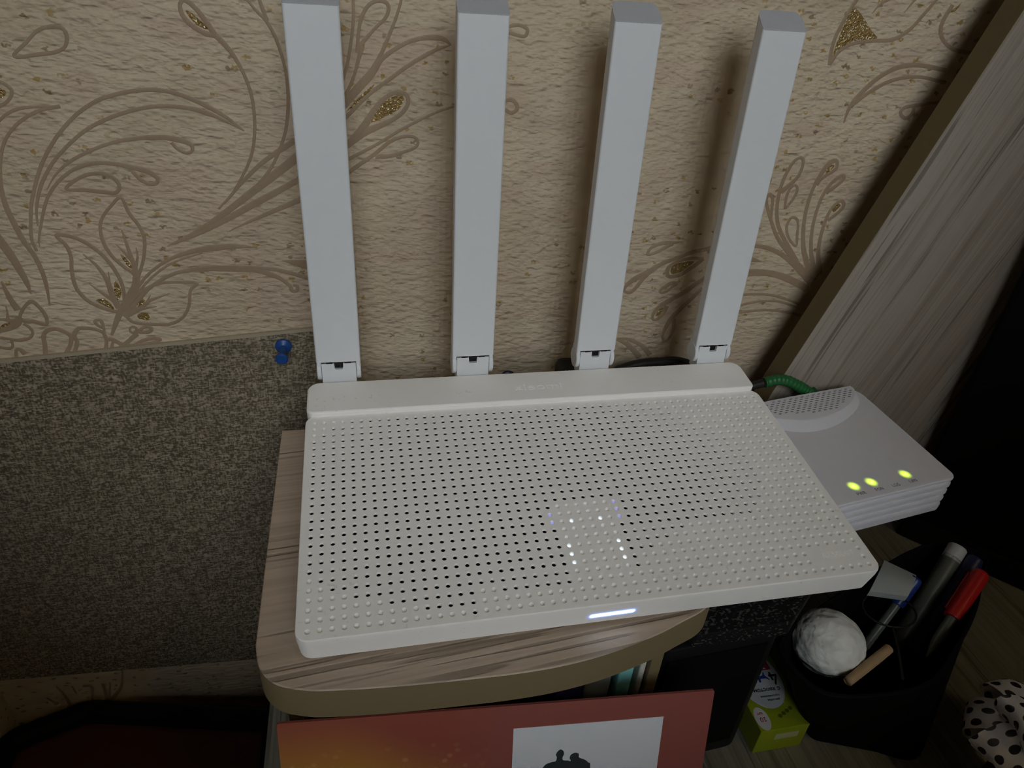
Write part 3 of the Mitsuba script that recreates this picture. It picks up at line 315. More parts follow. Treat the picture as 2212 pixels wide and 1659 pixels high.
# front light bar: a bright core and added emitting rings that paint its halo
def capsule(L, r, r0=0.0, n=12):
    def out(rad): return np.vstack([[(L / 2 - 0 + rad * math.cos(a), rad * math.sin(a)) for a in np.linspace(-math.pi / 2, math.pi / 2, n)], [(-L / 2 + rad * math.cos(a), rad * math.sin(a)) for a in np.linspace(math.pi / 2, 1.5 * math.pi, n)]])
    if r0 <= 0: return loft([ring(out(r), 0), ring(out(r), 0.00008)])
    m = loft([ring(out(r), 0), ring(out(r0), 0.00002)], False, False); return m
BAR = RT @ T().translate([0.1294, -0.00004, -0.0070]) @ T().rotate([0, 1, 0], -1.0) @ T().rotate([1, 0, 0], 90)
key = part('router', 'light_bar', capsule(0.0178, 0.0009), 'mat_emboss', False, BAR, label='glowing white blue status bar'); scene[key]['emitter'] = {'type': 'area', 'radiance': rgb(3.2, 3.8, 4.6)}
bar_key = key
for r1, r0, c in ((0.0012, 0.0009, (1.2, 1.7, 3.0)), (0.0016, 0.0012, (.25, .5, 1.25)), (0.0021, 0.0016, (.06, .13, .42)), (0.0028, 0.0021, (.015, .032, .14)), (0.0036, 0.0028, (.003, .006, .035))):
    key = part(bar_key, 'painted_halo', capsule(0.0178, r1, r0), 'mat_white', False, BAR); scene[key]['emitter'] = {'type': 'area', 'radiance': rgb(*c)}
# raised strip along the back that carries the antennas
sp = rect(0.0006, 0.2572, 0.1283, 0.1532); spr = [0.0035, 0.0035, 0.0065, 0.0065]
spine = loft([ring(rpoly(sp, spr, 0.0, 8), -0.0285), ring(rpoly(sp, spr, 0, 8), 0.0021), ring(rpoly(sp, spr, 0.0003, 8), 0.0027), ring(rpoly(sp, spr, 0.0009, 8), 0.0031)])
part('router', 'back_strip', spine, 'mat_white', 25, RT, label='raised white strip behind the perforated panel')
lo = text_mesh('xiaomi', 0.0046, 0.00022); b = lo.bounds; lo.apply_scale([0.0275 / (b[1][0] - b[0][0]), 1, 1]); lo.apply_translation([-lo.bounds[0][0], 0, 0])
part('router', 'embossed_lettering', lo, 'mat_emboss', False, RT @ T().translate([0.1133, 0.1372, 0.00305]) @ T().rotate([0, 0, 1], -0.3), label='embossed word on the back strip')
lo = text_mesh('AX3000T', 0.0030, 0.00016); b = lo.bounds; lo.apply_scale([0.0165 / (b[1][0] - b[0][0]), 1, 1])
part('router', 'embossed_lettering', lo, 'mat_emboss', False, RT @ T().translate([0.2335, 0.0100, -0.00002]), label='small embossed lettering at the front right corner')
for x, y in ((0.02, 0.012), (0.02, 0.118), (0.15, 0.012), (0.15, 0.118)):
    part('router', 'foot', moved(lathe([(0.006, 0), (0.0065, 0.0012), (0.0065, 0.004)], 20), T().translate([x, y, TZ])), 'mat_black')
# antennas
AW, AT, AH = 0.0236, 0.0105, 0.184
def antenna_section(inset=0.0): return rpoly(rect(-AW / 2, AW / 2, 0, AT), [0.0011, 0.0011, 0.0042, 0.0042], inset, 6)
s0 = antenna_section(); b0 = antenna_section(0.0004)
ztop = lambda s, k=0: AH + np.clip(s[:, 1], 0, 1) * 0.78
blade = loft([ring(s0, 0.0128), ring(s0, ztop(s0) - 0.0006)])
end_cap = loft([ring(s0, ztop(s0) - 0.0006), ring(s0, ztop(s0) - 0.0003), ring(b0, ztop(b0))], False, True)
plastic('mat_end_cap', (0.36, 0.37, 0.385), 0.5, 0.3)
rec = rbox(-AW / 2, AW / 2, 0.0005, AT - 0.0005, 0.0122, 0.0132, 0.001, 0.0003)
def lobe(x0, x1):
    a = np.linspace(0, 2 * np.pi, 28, endpoint=False); cy, cz, r = 0.0052, 0.0066, 0.0062
    o = np.column_stack([cy + r * np.cos(a) * 0.98, cz + r * np.sin(a) * 1.02])
    return loft([np.column_stack([np.full(28, x), o[:, 0] * s + cy * (1 - s), o[:, 1] * s + cz * (1 - s)]) for x, s in ((x0, .93), (x0 + .0004, 1.0), (x1 - .0004, 1.0), (x1, .93))])
def neck(x0, x1): return rbox(x0, x1, 0.0006, AT - 0.0008, 0.009, 0.0136, 0.0006, 0.0002)
fork_l, fork_r = cat_(lobe(-AW / 2 + 0.0001, -0.0093), neck(-AW / 2 + 0.0003, -0.0093)), cat_(lobe(0.0093, AW / 2 - 0.0001), neck(0.0093, AW / 2 - 0.0003))
hin = Polygon([(-0.0091, -0.004), (0.0091, -0.004), (0.0091, 0.0117), (0.0024, 0.0117), (0.0022, 0.0086), (0.0018, 0.0082), (-0.0018, 0.0082), (-0.0022, 0.0086), (-0.0024, 0.0117), (-0.0091, 0.0117)])
hm = trimesh.creation.extrude_polygon(hin, 0.009, engine='earcut'); vv = hm.vertices.copy(); hm.vertices = np.column_stack([vv[:, 0], vv[:, 2] + 0.0002, vv[:, 1]]); hm.invert()
slotm = cat_(box(-0.0092, 0.0092, 0.0011, 0.009, 0.0114, 0.0127), box(-0.0024, 0.0024, 0.0021, 0.009, 0.0078, 0.0117))
line = cat_(box(-0.0066, -0.0032, 0.0003, 0.001, 0.0117, 0.0123), box(0.0032, 0.0066, 0.0003, 0.001, 0.0117, 0.0123))
for n_, (xc, tilt) in enumerate(((0.0176, 9.5), (0.0917, 9.5), (0.1647, 9.5), (0.2401, 9.5))):
    AM = RT @ T().translate([xc, 0.1545, 0.0012]) @ T().rotate([1, 0, 0], -tilt)
    a = part('router', 'antenna', blade, 'mat_antenna', 30, AM, label='tall flat white antenna')
    for m, nm in ((fork_l, 'hinge_fork'), (fork_r, 'hinge_fork')): part(a, nm, m, 'mat_antenna', 30, AM)
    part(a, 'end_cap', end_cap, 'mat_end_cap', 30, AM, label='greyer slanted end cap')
    part(a, 'hinge', hm, 'mat_antenna', 30, AM); part(a, 'hinge_slot', cat_(slotm, line), 'mat_slot', False, AM, label='dark slot in the hinge')
tag('router', 'white router with four tall antennas and pitted top on the wood shelf', 'router')

# ------------------------------------------------------------------ modem at the right
OZ = -0.015
oc = V([(264.5, 55.2), (367, 71), (366, 171), (274.5, 155.3)]) * 1e-3
rad = [0.006, 0.0055, 0.0115, 0.010]
rings = []
zz = OZ - 0.026
rings.append(ring(rpoly(oc, rad, 0.0012, 8), zz)); rings.append(ring(rpoly(oc, rad, 0.0002, 8), zz + 0.0008))
for k in range(4):
    z0 = zz + 0.0035 + k * 0.0052
    for dz, ins in ((0.0, 0.0), (0.0016, 0.0), (0.0020, 0.0016), (0.0036, 0.0016), (0.0048, 0.0001)): rings.append(ring(rpoly(oc, rad, ins, 8), z0 + dz))
rings += [ring(rpoly(oc, rad, 0, 8), OZ - 0.0009), ring(rpoly(oc, rad, 0.0004, 8), OZ - 0.00025), ring(rpoly(oc, rad, 0.0012, 8), OZ)]
part('modem', 'body', loft(rings), 'mat_modem', 25)
ao = [(355.2, 148.5), (360.5, 157), (361.5, 166.5), (352, 165.8), (277.5, 152.8), (277.5, 140), (280, 128.5), (286.6, 125.7), (294.4, 123.4), (304.3, 122.6), (317.9, 125.2), (332.6, 131.5), (345.2, 139.6)]
ai = [(353.2, 153.2), (357.5, 159), (358.3, 164.5), (350, 163.6), (279.5, 151.2), (280, 143), (283, 136.5), (289.4, 133.6), (297.3, 131.9), (306.1, 131.3), (318.0, 133.3), (332.0, 138.3), (345.1, 146.0)]
oo = spline(V(ao) * 1e-3, 5, True); ii = spline(V(ai) * 1e-3, 5, True)
hump = loft([ring(oo, OZ - 0.0002), ring(oo, OZ + 0.0001), ring(oo * .85 + ii * .15, OZ + 0.0007), ring(oo * .2 + ii * .8, OZ + 0.0032), ring(ii, OZ + 0.0036)])
part('modem', 'vent_hump', hump, 'mat_modem', 30, label='raised vented area with a curved bright ridge')
holes = []; u = V([58.4, 9.4]) / np.linalg.norm([58.4, 9.4]); w_ = np.array([-u[1], u[0]])
inner = Polygon(ii).buffer(-0.0022)
for r in range(-8, 9):
    for c in range(-25, 26):
        q = V([0.3205, 0.1520]) + u * (c + .5 * (r % 2)) * 0.0047 + w_ * r * 0.0021
        if inner.contains(shapely.Point(q)) and q[1] > 0.138: holes.append(moved(loft([ring(rpoly(rect(-.0012, .0012, -.00042, .00042), .0004, 0, 3), 0), ring(rpoly(rect(-.0012, .0012, -.00042, .00042), .0004, 0, 3), 0.00006)]), T().translate([q[0], q[1], OZ + 0.0036]) @ T().rotate([0, 0, 1], math.degrees(math.atan2(u[1], u[0])))))
plastic('mat_vent', (0.17, 0.17, 0.185), 0.6, 0.2)
part('modem', 'vent_hole', cat_(*holes), 'mat_vent', False, label='rows of small dark vent slits', kind='stuff')
plastic('mat_ink', (0.03, 0.03, 0.035), 0.6)
for tx, x, y in (('PWR', 298.6, 65.2), ('PON', 311.6, 67.2), ('LOS', 323.9, 69.2), ('LAN', 336.8, 71.2)):
    m = text_mesh(tx, 0.0021, 0.00004); m.apply_translation([-m.bounds.mean(0)[0], -m.bounds.mean(0)[1], 0])
    part('modem', 'lettering', m, 'mat_ink', False, T().translate([x * 1e-3, y * 1e-3, OZ]) @ T().rotate([0, 0, 1], 8.8))
for x, y in ((297.9, 71.3), (310.7, 73.3), (336.0, 77.2)):
    first = None
    for r1, r0, c in ((0.0012, 0, (1.25, 1.45, .16)), (0.0021, 0.0012, (.85, 1.12, .010)), (0.0029, 0.0021, (.52, .78, .003)), (0.0035, 0.0029, (.25, .39, .002)), (0.0041, 0.0035, (.07, .11, .001))):  # inner disc is the light; the outer emitting rings paint its halo
        mm = disc(r1, 0.00004, 28) if r0 == 0 else disc(r1, 0.00003, 28, r0)
        key = part(first or 'modem', 'status_light' if first is None else 'painted_halo', mm, 'mat_modem', False, T().translate([x * 1e-3, y * 1e-3, OZ + 2e-5]), label='glowing yellow green status light' if first is None else None)
        scene[key]['emitter'] = {'type': 'area', 'radiance': rgb(*c)}; first = first or key
tag('modem', 'small white modem with three glowing green lights beside the router', 'modem')

# ------------------------------------------------------------------ leaning plank behind the modem
PL = 0.24; sx = math.tan(LEAN)
def plank_rings(y0, y1, z0, z1, x0, w):
    return [[(x0 + sx * (z + 0.0179), y0, z), (x0 + w + sx * (z + 0.0179), y0, z), (x0 + w + sx * (z + 0.0179), y1, z), (x0 + sx * (z + 0.0179), y1, z)] for z in (z0, z1)]
def shear_box(y0, y1, z0, z1, x0, w):
    a, b = plank_rings(y0, y1, z0, z1, x0, w); return loft([V(a), V(b)])
part('leaning_plank', 'board', shear_box(0.174, 0.190, DZ, 0.62, 0.3067, PL), 'mat_plank_wood', False)
part('leaning_plank', 'edge_band', shear_box(0.1741, 0.1899, DZ, 0.62, 0.3063, 0.0004), 'mat_plank_edge', False, label='dark olive edge band')
tag('leaning_plank', 'pale wood board with dark edge leaning before the wall at the right', 'board')
# ------------------------------------------------------------------ black monitor slab
mdir = V([0.65, -0.76]); mdir /= np.linalg.norm(mdir); mn = np.array([-mdir[1], mdir[0]])
A0 = V([0.450, 0.160]); B0 = A0 + mdir * 0.42
mp = [A0, B0, B0 + mn * 0.010, A0 + mn * 0.010]
part('monitor', 'panel', prism(mp, 0.004, DZ + 0.02, 0.42, 0.001), 'mat_void'); part('monitor', 'bottom_bezel', prism([A0 - mn * .004 + mdir * .001, B0 - mn * .004, B0 + mn * .0105, A0 + mn * .0105 + mdir * .001], 0.003, DZ, DZ + 0.02, 0.001), 'mat_black')
tag('monitor', 'large black slab like a switched off monitor at the right edge', 'monitor')
# ------------------------------------------------------------------ black things under the modem
def rough_h(p, n, uv): return fbm(p.x * 500, p.y * 500, p.z * 500, 3)
def rough_c(p, n, uv): return mix((0.007, 0.007, 0.007), (0.06, 0.06, 0.058), smoothstep(0.62, 0.85, noise(p.x * 900, p.y * 1300, p.z * 900)))
bumped('mat_rough', proc(rough_c), 0.7, rough_h, 0.0006, 0.2)
thing('folder', prism([(0.178, 0.0086), (0.2300, 0.0086), (0.362, 0.112), (0.362, 0.172), (0.178, 0.172)], 0.003, OZ - 0.036, OZ - 0.026, 0.001), 'mat_rough', 'black rough textured folder lying flat under the white modem', 'folder')
SPK = part('speaker', 'cabinet', prism([(0.164, 0.0085), (0.2335, 0.0125), (0.232, 0.036), (0.164, 0.032)], [0.006, 0.009, 0.004, 0.004], DZ, OZ - 0.036, 0.0015), 'mat_black'); part('speaker', 'front_panel', prism([(0.168, 0.0076), (0.224, 0.0106), (0.224, 0.0130), (0.168, 0.0095)], 0.0008, DZ + 0.012, OZ - 0.044, 0.0003), 'mat_void')
tag('speaker', 'black upright box standing just right of the wood shelf unit', 'speaker')
thing('carton', rbox(0.266, 0.350, 0.118, 0.168, DZ, OZ - 0.036, 0.002), 'mat_black', 'black carton holding up the folder at the back', 'box')

# ------------------------------------------------------------------ pen organiser with pens
rimP = V([(244, 24), (241, 5), (255, -11), (304, -13), (338, 4), (368, 24), (392, 45), (411, 64), (376, 76), (276, 40)]) * 1e-3
basP = V([(279, 20), (279, 9), (289, 4), (310, -4), (333, -13), (356, 3), (378, 24), (394, 44), (372, 66), (290, 45)]) * 1e-3
RZ = -0.078
rO = spline(rimP, 5, True); bO = spline(basP, 5, True); cen = rO.mean(0); cb = bO.mean(0)
rI = cen + (rO - cen) * 0.965; bI = cb + (bO - cb) * 0.95
part('pen_organizer', 'basket', loft([ring(bO, DZ), ring(rO, RZ), ring(rI, RZ), ring(bI, DZ + 0.003)]), 'mat_void', 30)
part('pen_organizer', 'rim', tube(np.vstack([ring(rO, RZ), ring(rO[:1], RZ)]), 0.0011, 8, 1, False), 'mat_void', True)
q = [(0.318 + 0.0155 * math.cos(a), 0.033 + 0.012 * math.sin(a), RZ + 0.001) for a in np.linspace(0, 2 * np.pi, 25)]
part('pen_organizer', 'inner_ring', tube(q, 0.0006, 8, 1, False), 'mat_cable', True)
part('pen_organizer', 'divider', tube([(0.312, 0.022, RZ + 0.0008), (0.304, 0.006, RZ + 0.0006), (0.296, -0.008, RZ)], 0.0008, 8, 3), 'mat_cable', True)
tag('pen_organizer', 'black tapered pen organizer on the desk in front of the monitor', 'pen holder')
plastic('mat_red', (0.45, 0.012, 0.012), 0.35, 0.4); plastic('mat_pen_blue', (0.012, 0.035, 0.19), 0.3, 0.5); plastic('mat_clear', (0.13, 0.15, 0.13), 0.25, 0.5); plastic('mat_grey', (0.10, 0.11, 0.09), 0.4, 0.5)
plastic('mat_silver', (0.55, 0.56, 0.56), 0.25, 0.6); plastic('mat_stick', (0.42, 0.29, 0.16), 0.7, 0.2)
def pen(label, tip, top, r, cap, capm, bodym, cat='pen', flat=False, body_r=None):
    tip, top = V(tip) * 1e-3, V(top) * 1e-3; L = np.linalg.norm(top - tip); M = align(tip, top); br = body_r or r * .8
    key = numbered('pen')
    part(key, 'barrel', moved(lathe([(0.0004, 0), (br * .6, 0.006), (br, 0.012), (br, L - cap + .002)], 20), M), bodym, 30)
    part(key, 'cap', moved(lathe([(r * .92, L - cap), (r, L - cap + .001), (r, L - .003), (r * .9, L - .001), (r * .6, L)] if not flat else [(r, L - cap), (r, L - .001), (r * .85, L), (r * .8, L - .002)], 20), M), capm, 30)
    if not flat: part(key, 'clip', moved(rbox(-.0012, .0012, r - .0002, r + .0012, L - cap + .004, L - .004, .0005, .0003), M), capm, 30)
    tag(key, label, cat, 'pens and markers in the black organizer')
pen('ballpoint pen with a red cap at the right of the black organizer', (337, 14, -98), (388.5, 45, -70), 0.0048, 0.037, 'mat_red', 'mat_clear', body_r=0.0030)
pen('clear pen with a blue cap leaning out of the black organizer', (308, 30, -118), (345.5, 48, -71), 0.0042, 0.020, 'mat_pen_blue', 'mat_clear', body_r=0.0026)
pen('grey marker tube with a shiny silver top in the organizer', (340, 34, -122), (390, 66, -70), 0.0055, 0.010, 'mat_silver', 'mat_grey', 'marker', True, 0.0055)
pen('navy blue marker between the grey tube and the red capped pen', (346, 28, -118), (396, 57, -71), 0.0048, 0.030, 'mat_navy', 'mat_navy', 'marker', False, 0.0046)
# white paper piece beside the router's corner
pv = V([(309.6, 42.6, -71), (331, 36.5, -72), (346.5, 49.4, -71), (333.6, 62.4, -70)]) * 1e-3
def sheet(P, th=0.0006, n=10, bend=0.004):
    a, b, c, d = V(P); g = np.linspace(0, 1, n); nn = np.cross(b - a, d - a); nn /= np.linalg.norm(nn)
    top = np.array([[a * (1 - s) * (1 - t) + b * s * (1 - t) + c * s * t + d * (1 - s) * t + nn * bend * math.sin(math.pi * t) for t in g] for s in g]).reshape(-1, 3)
    f = []
    for i in range(n - 1):
        for j in range(n - 1): q = i * n + j; f += [[q, q + n, q + n + 1], [q, q + n + 1, q + 1]]
    m = trimesh.Trimesh(np.vstack([top, top - nn * th]), np.vstack([f, np.array(f)[:, ::-1] + n * n]), process=False)
    e = [i for i in range(n)] + [i * n + n - 1 for i in range(1, n)] + [(n - 1) * n + i for i in range(n - 2, -1, -1)] + [i * n for i in range(n - 2, 0, -1)]
    side = [[e[i], e[(i + 1) % len(e)], e[(i + 1) % len(e)] + n * n] for i in range(len(e))] + [[e[i], e[(i + 1) % len(e)] + n * n, e[i] + n * n] for i in range(len(e))]
    m.faces = np.vstack([m.faces, side]); return m
plastic('mat_paper', (0.36, 0.39, 0.38), 0.6, 0.3)
thing('paper_pad', sheet(pv, 0.004, 8, 0.003), 'mat_paper', "pale grey folded paper sticking out beside the router's front right corner", 'paper', 30)
# crumpled white ball and wooden stick
bm = trimesh.creation.icosphere(4, 1.0); d = bm.vertices.copy(); bm.vertices = d * (1 + 0.10 * (nfbm(d * 2.3 + 5, 4) - .5)[:, None] + 0.05 * (nfbm(d * 7, 3) - .5)[:, None]) * [1, 1, 0.86]
def ball_c(p, n, uv): return mix((0.85, 0.86, 0.81), (0.55, 0.56, 0.53), smoothstep(0.35, 0.7, fbm(p.x * 90, p.y * 90, p.z * 90, 3)))
def ball_h(p, n, uv): return fbm(p.x * 220, p.y * 220, p.z * 220, 3)
bumped('mat_ball', proc(ball_c), 0.5, ball_h, 0.0016)
part('white_ball', 'wrapping', moved(bm, T().translate([0.2735, 0.0225, -0.083]) @ T().scale(0.0192)), 'mat_ball', True)
q = [(0.2735 + 0.0190 * math.cos(a), 0.0225 + 0.0190 * math.sin(a), -0.0875 + 0.0006 * math.sin(9 * a)) for a in np.linspace(math.radians(190), math.radians(350), 40)]
part('white_ball', 'seam', tube(q, 0.0005, 6, 1, False), 'mat_cable', True, label='dark stitched line')
tag('white_ball', 'round crumpled white ball lying in the black organizer', 'ball')
thing('wooden_stick', tube([(0.2685, -0.0025, -0.0815), (0.285, 0.0040, -0.0800), (0.3015, 0.0105, -0.0785)], [0.0024, 0.0026, 0.0027, 0.0026], 12, 4), 'mat_stick', 'short round wooden stick lying beside the white ball', 'stick', True)

# ------------------------------------------------------------------ green tablet box
plastic('mat_lime', (0.30, 0.38, 0.015), 0.45, 0.4); plastic('mat_lime_dark', (0.10, 0.14, 0.01), 0.5); plastic('mat_print_white', (0.66, 0.68, 0.70), 0.5); plastic('mat_crimson', (0.40, 0.02, 0.06), 0.5)
plastic('mat_print_blue', (0.015, 0.05, 0.28), 0.5); plastic('mat_print_black', (0.015, 0.02, 0.025), 0.5); plastic('mat_lime_pale', (0.45, 0.48, 0.25), 0.5)
bx0, bx1, by0, by1, bz1 = 0.2385, 0.2695, 0.0062, 0.066, -0.1335
part('tablet_box', 'carton', rbox(bx0, bx1, by0, by1, DZ, bz1, 0.0006, 0.0004), 'mat_lime')
def ell(cx, cy, a, b, n=40): t = np.linspace(0, 2 * np.pi, n, endpoint=False); return np.column_stack([cx + a * np.cos(t), cy + b * np.sin(t)])
def flat(P, z, h=0.00008): return loft([ring(P, z), ring(P, z + h)])
part('tablet_box', 'white_oval', flat(ell(0.2535, 0.0375, 0.0140, 0.0192), bz1), 'mat_print_white', False)
part('tablet_box', 'white_oval', flat(ell(0.2430, 0.0135, 0.0042, 0.0070), bz1), 'mat_print_white', False)
part('tablet_box', 'red_label', flat(V(rect(0.2480, 0.2645, 0.0425, 0.0480)), bz1 + 0.0001), 'mat_crimson', False)
def upside(txt, h, x, y, mat, wide=None):
    m = text_mesh(txt, h, 0.00006, True); b = m.bounds
    if wide: m.apply_scale([wide / (b[1][0] - b[0][0]), 1, 1])
    m.apply_translation([-m.bounds.mean(0)[0], -m.bounds.mean(0)[1], 0]); part('tablet_box', 'lettering', m, mat, False, T().translate([x, y, bz1 + 0.00018]) @ T().rotate([0, 0, 1], 178))
upside('ТАБЛ', 0.0034, 0.2560, 0.04525, 'mat_print_white', 0.011)
upside('4', 0.0080, 0.2632, 0.0365, 'mat_print_black', 0.0052)
upside('с хвостом', 0.0024, 0.2550, 0.0302, 'mat_print_black', 0.017)
upside('суспензия', 0.0012, 0.2550, 0.0262, 'mat_print_black', 0.012); upside('для собак', 0.0012, 0.2560, 0.0235, 'mat_print_black', 0.008)
upside('10', 0.0026, 0.2432, 0.0128, 'mat_crimson', 0.0035); upside('шт', 0.0016, 0.2430, 0.0166, 'mat_crimson', 0.0034)
dog = V([(-8, -1), (-6, 2), (-3.5, 2), (-1, 1.2), (2.5, 2), (4, 5), (4.8, 4.6), (4.2, 1.5), (5.5, -0.5), (7, -2.6), (6, -3), (4, -1), (2, -1.2), (-1, -1), (-2, -4.2), (-3.6, -4.2), (-3.2, -1.2), (-5, -1.4), (-5.6, -4), (-7, -4)]) * 7e-4
dm = trimesh.creation.extrude_polygon(Polygon(dog), 0.00006, engine='earcut'); part('tablet_box', 'dog_emblem', dm, 'mat_print_blue', False, T().translate([0.2555, 0.0380, bz1 + 0.00016]))
part('tablet_box', 'pale_stripe', box(0.249, 0.2640, by0 - 0.0001, by0, DZ + 0.011, DZ + 0.0165), 'mat_lime_pale', False); part('tablet_box', 'pale_stripe', box(0.2485, 0.2615, 0.0205, 0.0216, bz1, bz1 + 0.00006), 'mat_lime_pale', False); part('tablet_box', 'pale_stripe', box(0.2485, 0.2560, 0.0225, 0.0236, bz1, bz1 + 0.00006), 'mat_lime_pale', False)
bl = [(0.2545 + 0.0028 * k, 0.0135 + 0.0012 * k, 0.0013) for k in range(4)]
part('tablet_box', 'green_emblem', cat_(*[flat(ell(x, y, r, r * .9, 14), bz1, 0.0001) for x, y, r in bl]), 'mat_lime_dark', False)
tag('tablet_box', 'lime green tablet box with a white oval between the two black objects', 'box')

# ------------------------------------------------------------------ polka-dot bow
def dots(p, n, uv):
    u, v_ = uv.x, uv.y; row = dr.floor(v_); uu = u + 0.5 * (row - 2 * dr.floor(row / 2))
    du, dv = uu - dr.floor(uu) - 0.5, v_ - row - 0.5
    return mix((0.015, 0.015, 0.015), (0.74, 0.74, 0.76), smoothstep(0.27, 0.31, dr.sqrt(du * du + dv * dv)))
scene['mat_dots'] = {'type': 'twosided', 'b': {'type': 'principled', 'base_color': proc(dots), 'roughness': 0.35, 'specular': 0.5}}
def loop_strip(c, direction, length, width, lift, m=24, k=8):
    d = V(direction) / np.linalg.norm(direction); s = np.cross(d, [0, 0, 1]); s /= np.linalg.norm(s); up = np.cross(s, d)
    P = []; U = []
    for i in range(m):
        t = i / (m - 1); a = 2 * np.pi * t
        base = V(c) + d * length * (0.5 - 0.5 * math.cos(a)) + up * lift * math.sin(a)
        wd = width * (0.35 + 0.65 * math.sin(math.pi * t) ** 0.6)
        for j in range(k):
            w = (j / (k - 1) - .5); P.append(base + s * wd * w + up * lift * 0.18 * math.cos(2 * np.pi * w)); U.append((t * 2 * length / 0.0075, (w + .5) * width / 0.0075))
    P = np.array(P); f = []
    for i in range(m - 1):
        for j in range(k - 1): q = i * k + j; f += [[q, q + k, q + k + 1], [q, q + k + 1, q + 1]]
    return trimesh.Trimesh(P, np.array(f), process=False), np.array(U)
bc = V([0.3680, -0.0380, -0.098])
for dvec, L, wd, lf in (((-1.0, -0.12, -0.25), 0.036, 0.026, 0.008), ((-0.55, 0.6, -0.35), 0.036, 0.024, 0.007), ((0.15, 1.0, -0.15), 0.034, 0.024, 0.008), ((1, 0.1, 0), 0.04, 0.028, 0.009), ((0.1, -1, -0.2), 0.04, 0.028, 0.009), ((-0.75, 0.15, 0.45), 0.026, 0.026, 0.008)):
    m, U = loop_strip(bc, dvec, L, wd, lf); part('polka_dot_bow', 'loop', m, 'mat_dots', True, uv=U)
plastic('mat_knot', (0.72, 0.73, 0.76), 0.4, 0.4); plastic('mat_maroon', (0.045, 0.01, 0.010), 0.6, 0.3)
part('polka_dot_bow', 'knot', moved(trimesh.creation.icosphere(3, 1.0), T().translate([0.3600, -0.051, -0.086]) @ T().scale([0.014, 0.010, 0.008])), 'mat_knot', True)
part('polka_dot_bow', 'stem', moved(lathe([(0.012, 0), (0.012, 0.03), (0.006, 0.057)]), T().translate([0.3680, -0.038, DZ])), 'mat_maroon', 30)
tag('polka_dot_bow', 'white ribbon bow with black polka dots at the bottom right corner', 'bow')

# ------------------------------------------------------------------ red card leaning on the shelf front
c0, c1 = V([-0.0112, -0.0040, -0.045]), V([0.1773, -0.0185, -0.045])
cu = c1 - c0; cw = np.linalg.norm(cu); cu /= cw; side = np.array([cu[1], -cu[0], 0])
dn = -np.array([0, 0, 1.0]) * math.cos(math.radians(13.5)) + side * math.sin(math.radians(13.5)); ch = 0.110 / math.cos(math.radians(13.5)); nrm_ = np.cross(dn, cu); nrm_ /= np.linalg.norm(nrm_)
if nrm_[1] > 0: nrm_ = -nrm_
CM = np.eye(4); CM[:3, 0], CM[:3, 1], CM[:3, 2], CM[:3, 3] = cu, -dn, nrm_, c0 + dn * ch - nrm_ * 0.0012
CT = T(CM)
def card_c(p, n, uv):
    x, y = uv.x, uv.y
    g = smoothstep(0.02, 0.13, 0.11 - y + 0.25 * (0.10 - dr.minimum(x, 0.1)))
    c = mix((0.26, 0.065, 0.045), (0.46, 0.22, 0.035), smoothstep(0.15, 0.95, (0.108 - y) / 0.035 * 0.6 + smoothstep(0.085, 0.02, x) * 0.45 - 0.12))
    c = mix((0.26, 0.075, 0.062), c, smoothstep(0.098, 0.066, x) )
    d1, d2, k = voronoi(x * 150, y * 150)
    return mix(c, (0.60, 0.30, 0.13), 0.35 * smoothstep(0.25, 0.1, d1) * smoothstep(0.45, 0.7, k) * smoothstep(0.102, 0.085, y) * smoothstep(0.098, 0.06, x))
scene['mat_card'] = {'type': 'twosided', 'b': {'type': 'principled', 'base_color': proc(card_c), 'roughness': 0.45, 'specular': 0.4}}
def uvbox(w, h, t):
    P = rpoly(rect(0, w, 0, h), 0.001, 0, 3); m = loft([ring(P, -t), ring(P, 0), ring(P, 0)]); return m, m.vertices[:, :2].copy()
m, U = uvbox(cw, ch, 0.0012)
part('red_card', 'board', m, 'mat_card', False, CT, uv=U)
plastic('mat_photo', (0.66, 0.68, 0.71), 0.4, 0.4); plastic('mat_silhouette', (0.025, 0.032, 0.035), 0.5)
fy = ch - 0.0125
part('red_card', 'picture', moved(box(0.0985, 0.1665, 0.012, fy, 0, 0.0002), np.eye(4)), 'mat_photo', False, CT, label='pale grey picture with dark silhouettes')
def fig(P, name):
    m = trimesh.creation.extrude_polygon(Polygon(spline(V(P) * 1e-3, 4, True)).buffer(0), 0.0001, engine='earcut'); part('red_card__picture', name, m, 'mat_silhouette', False, CT @ T().translate([0, 0, 0.0002]))
ph = fy * 1e3
fig([(112.2, ph - 27), (113.2, ph - 22.6), (116, ph - 21.0), (118.2, ph - 20.6), (118.7, ph - 18.4), (118.2, ph - 16.6), (119, ph - 14.9), (120.2, ph - 13.9), (121.5, ph - 15), (121.9, ph - 16.8), (121.3, ph - 18.6), (121.8, ph - 20.4), (124.5, ph - 21), (126, ph - 23), (126.2, ph - 30), (125, ph - 60), (114, ph - 60), (113.5, ph - 35)], 'figure')
fig([(123.4, ph - 28), (123.9, ph - 23.4), (125.2, ph - 21.2), (124.6, ph - 19.4), (125.2, ph - 17.4), (127.0, ph - 16.6), (128.6, ph - 17.3), (129.0, ph - 19.6), (131.5, ph - 21), (133.4, ph - 23), (134.6, ph - 27), (134, ph - 60), (124, ph - 60)], 'figure')
tag('red_card', 'red and orange card with a pale picture leaning on the shelf unit', 'card')

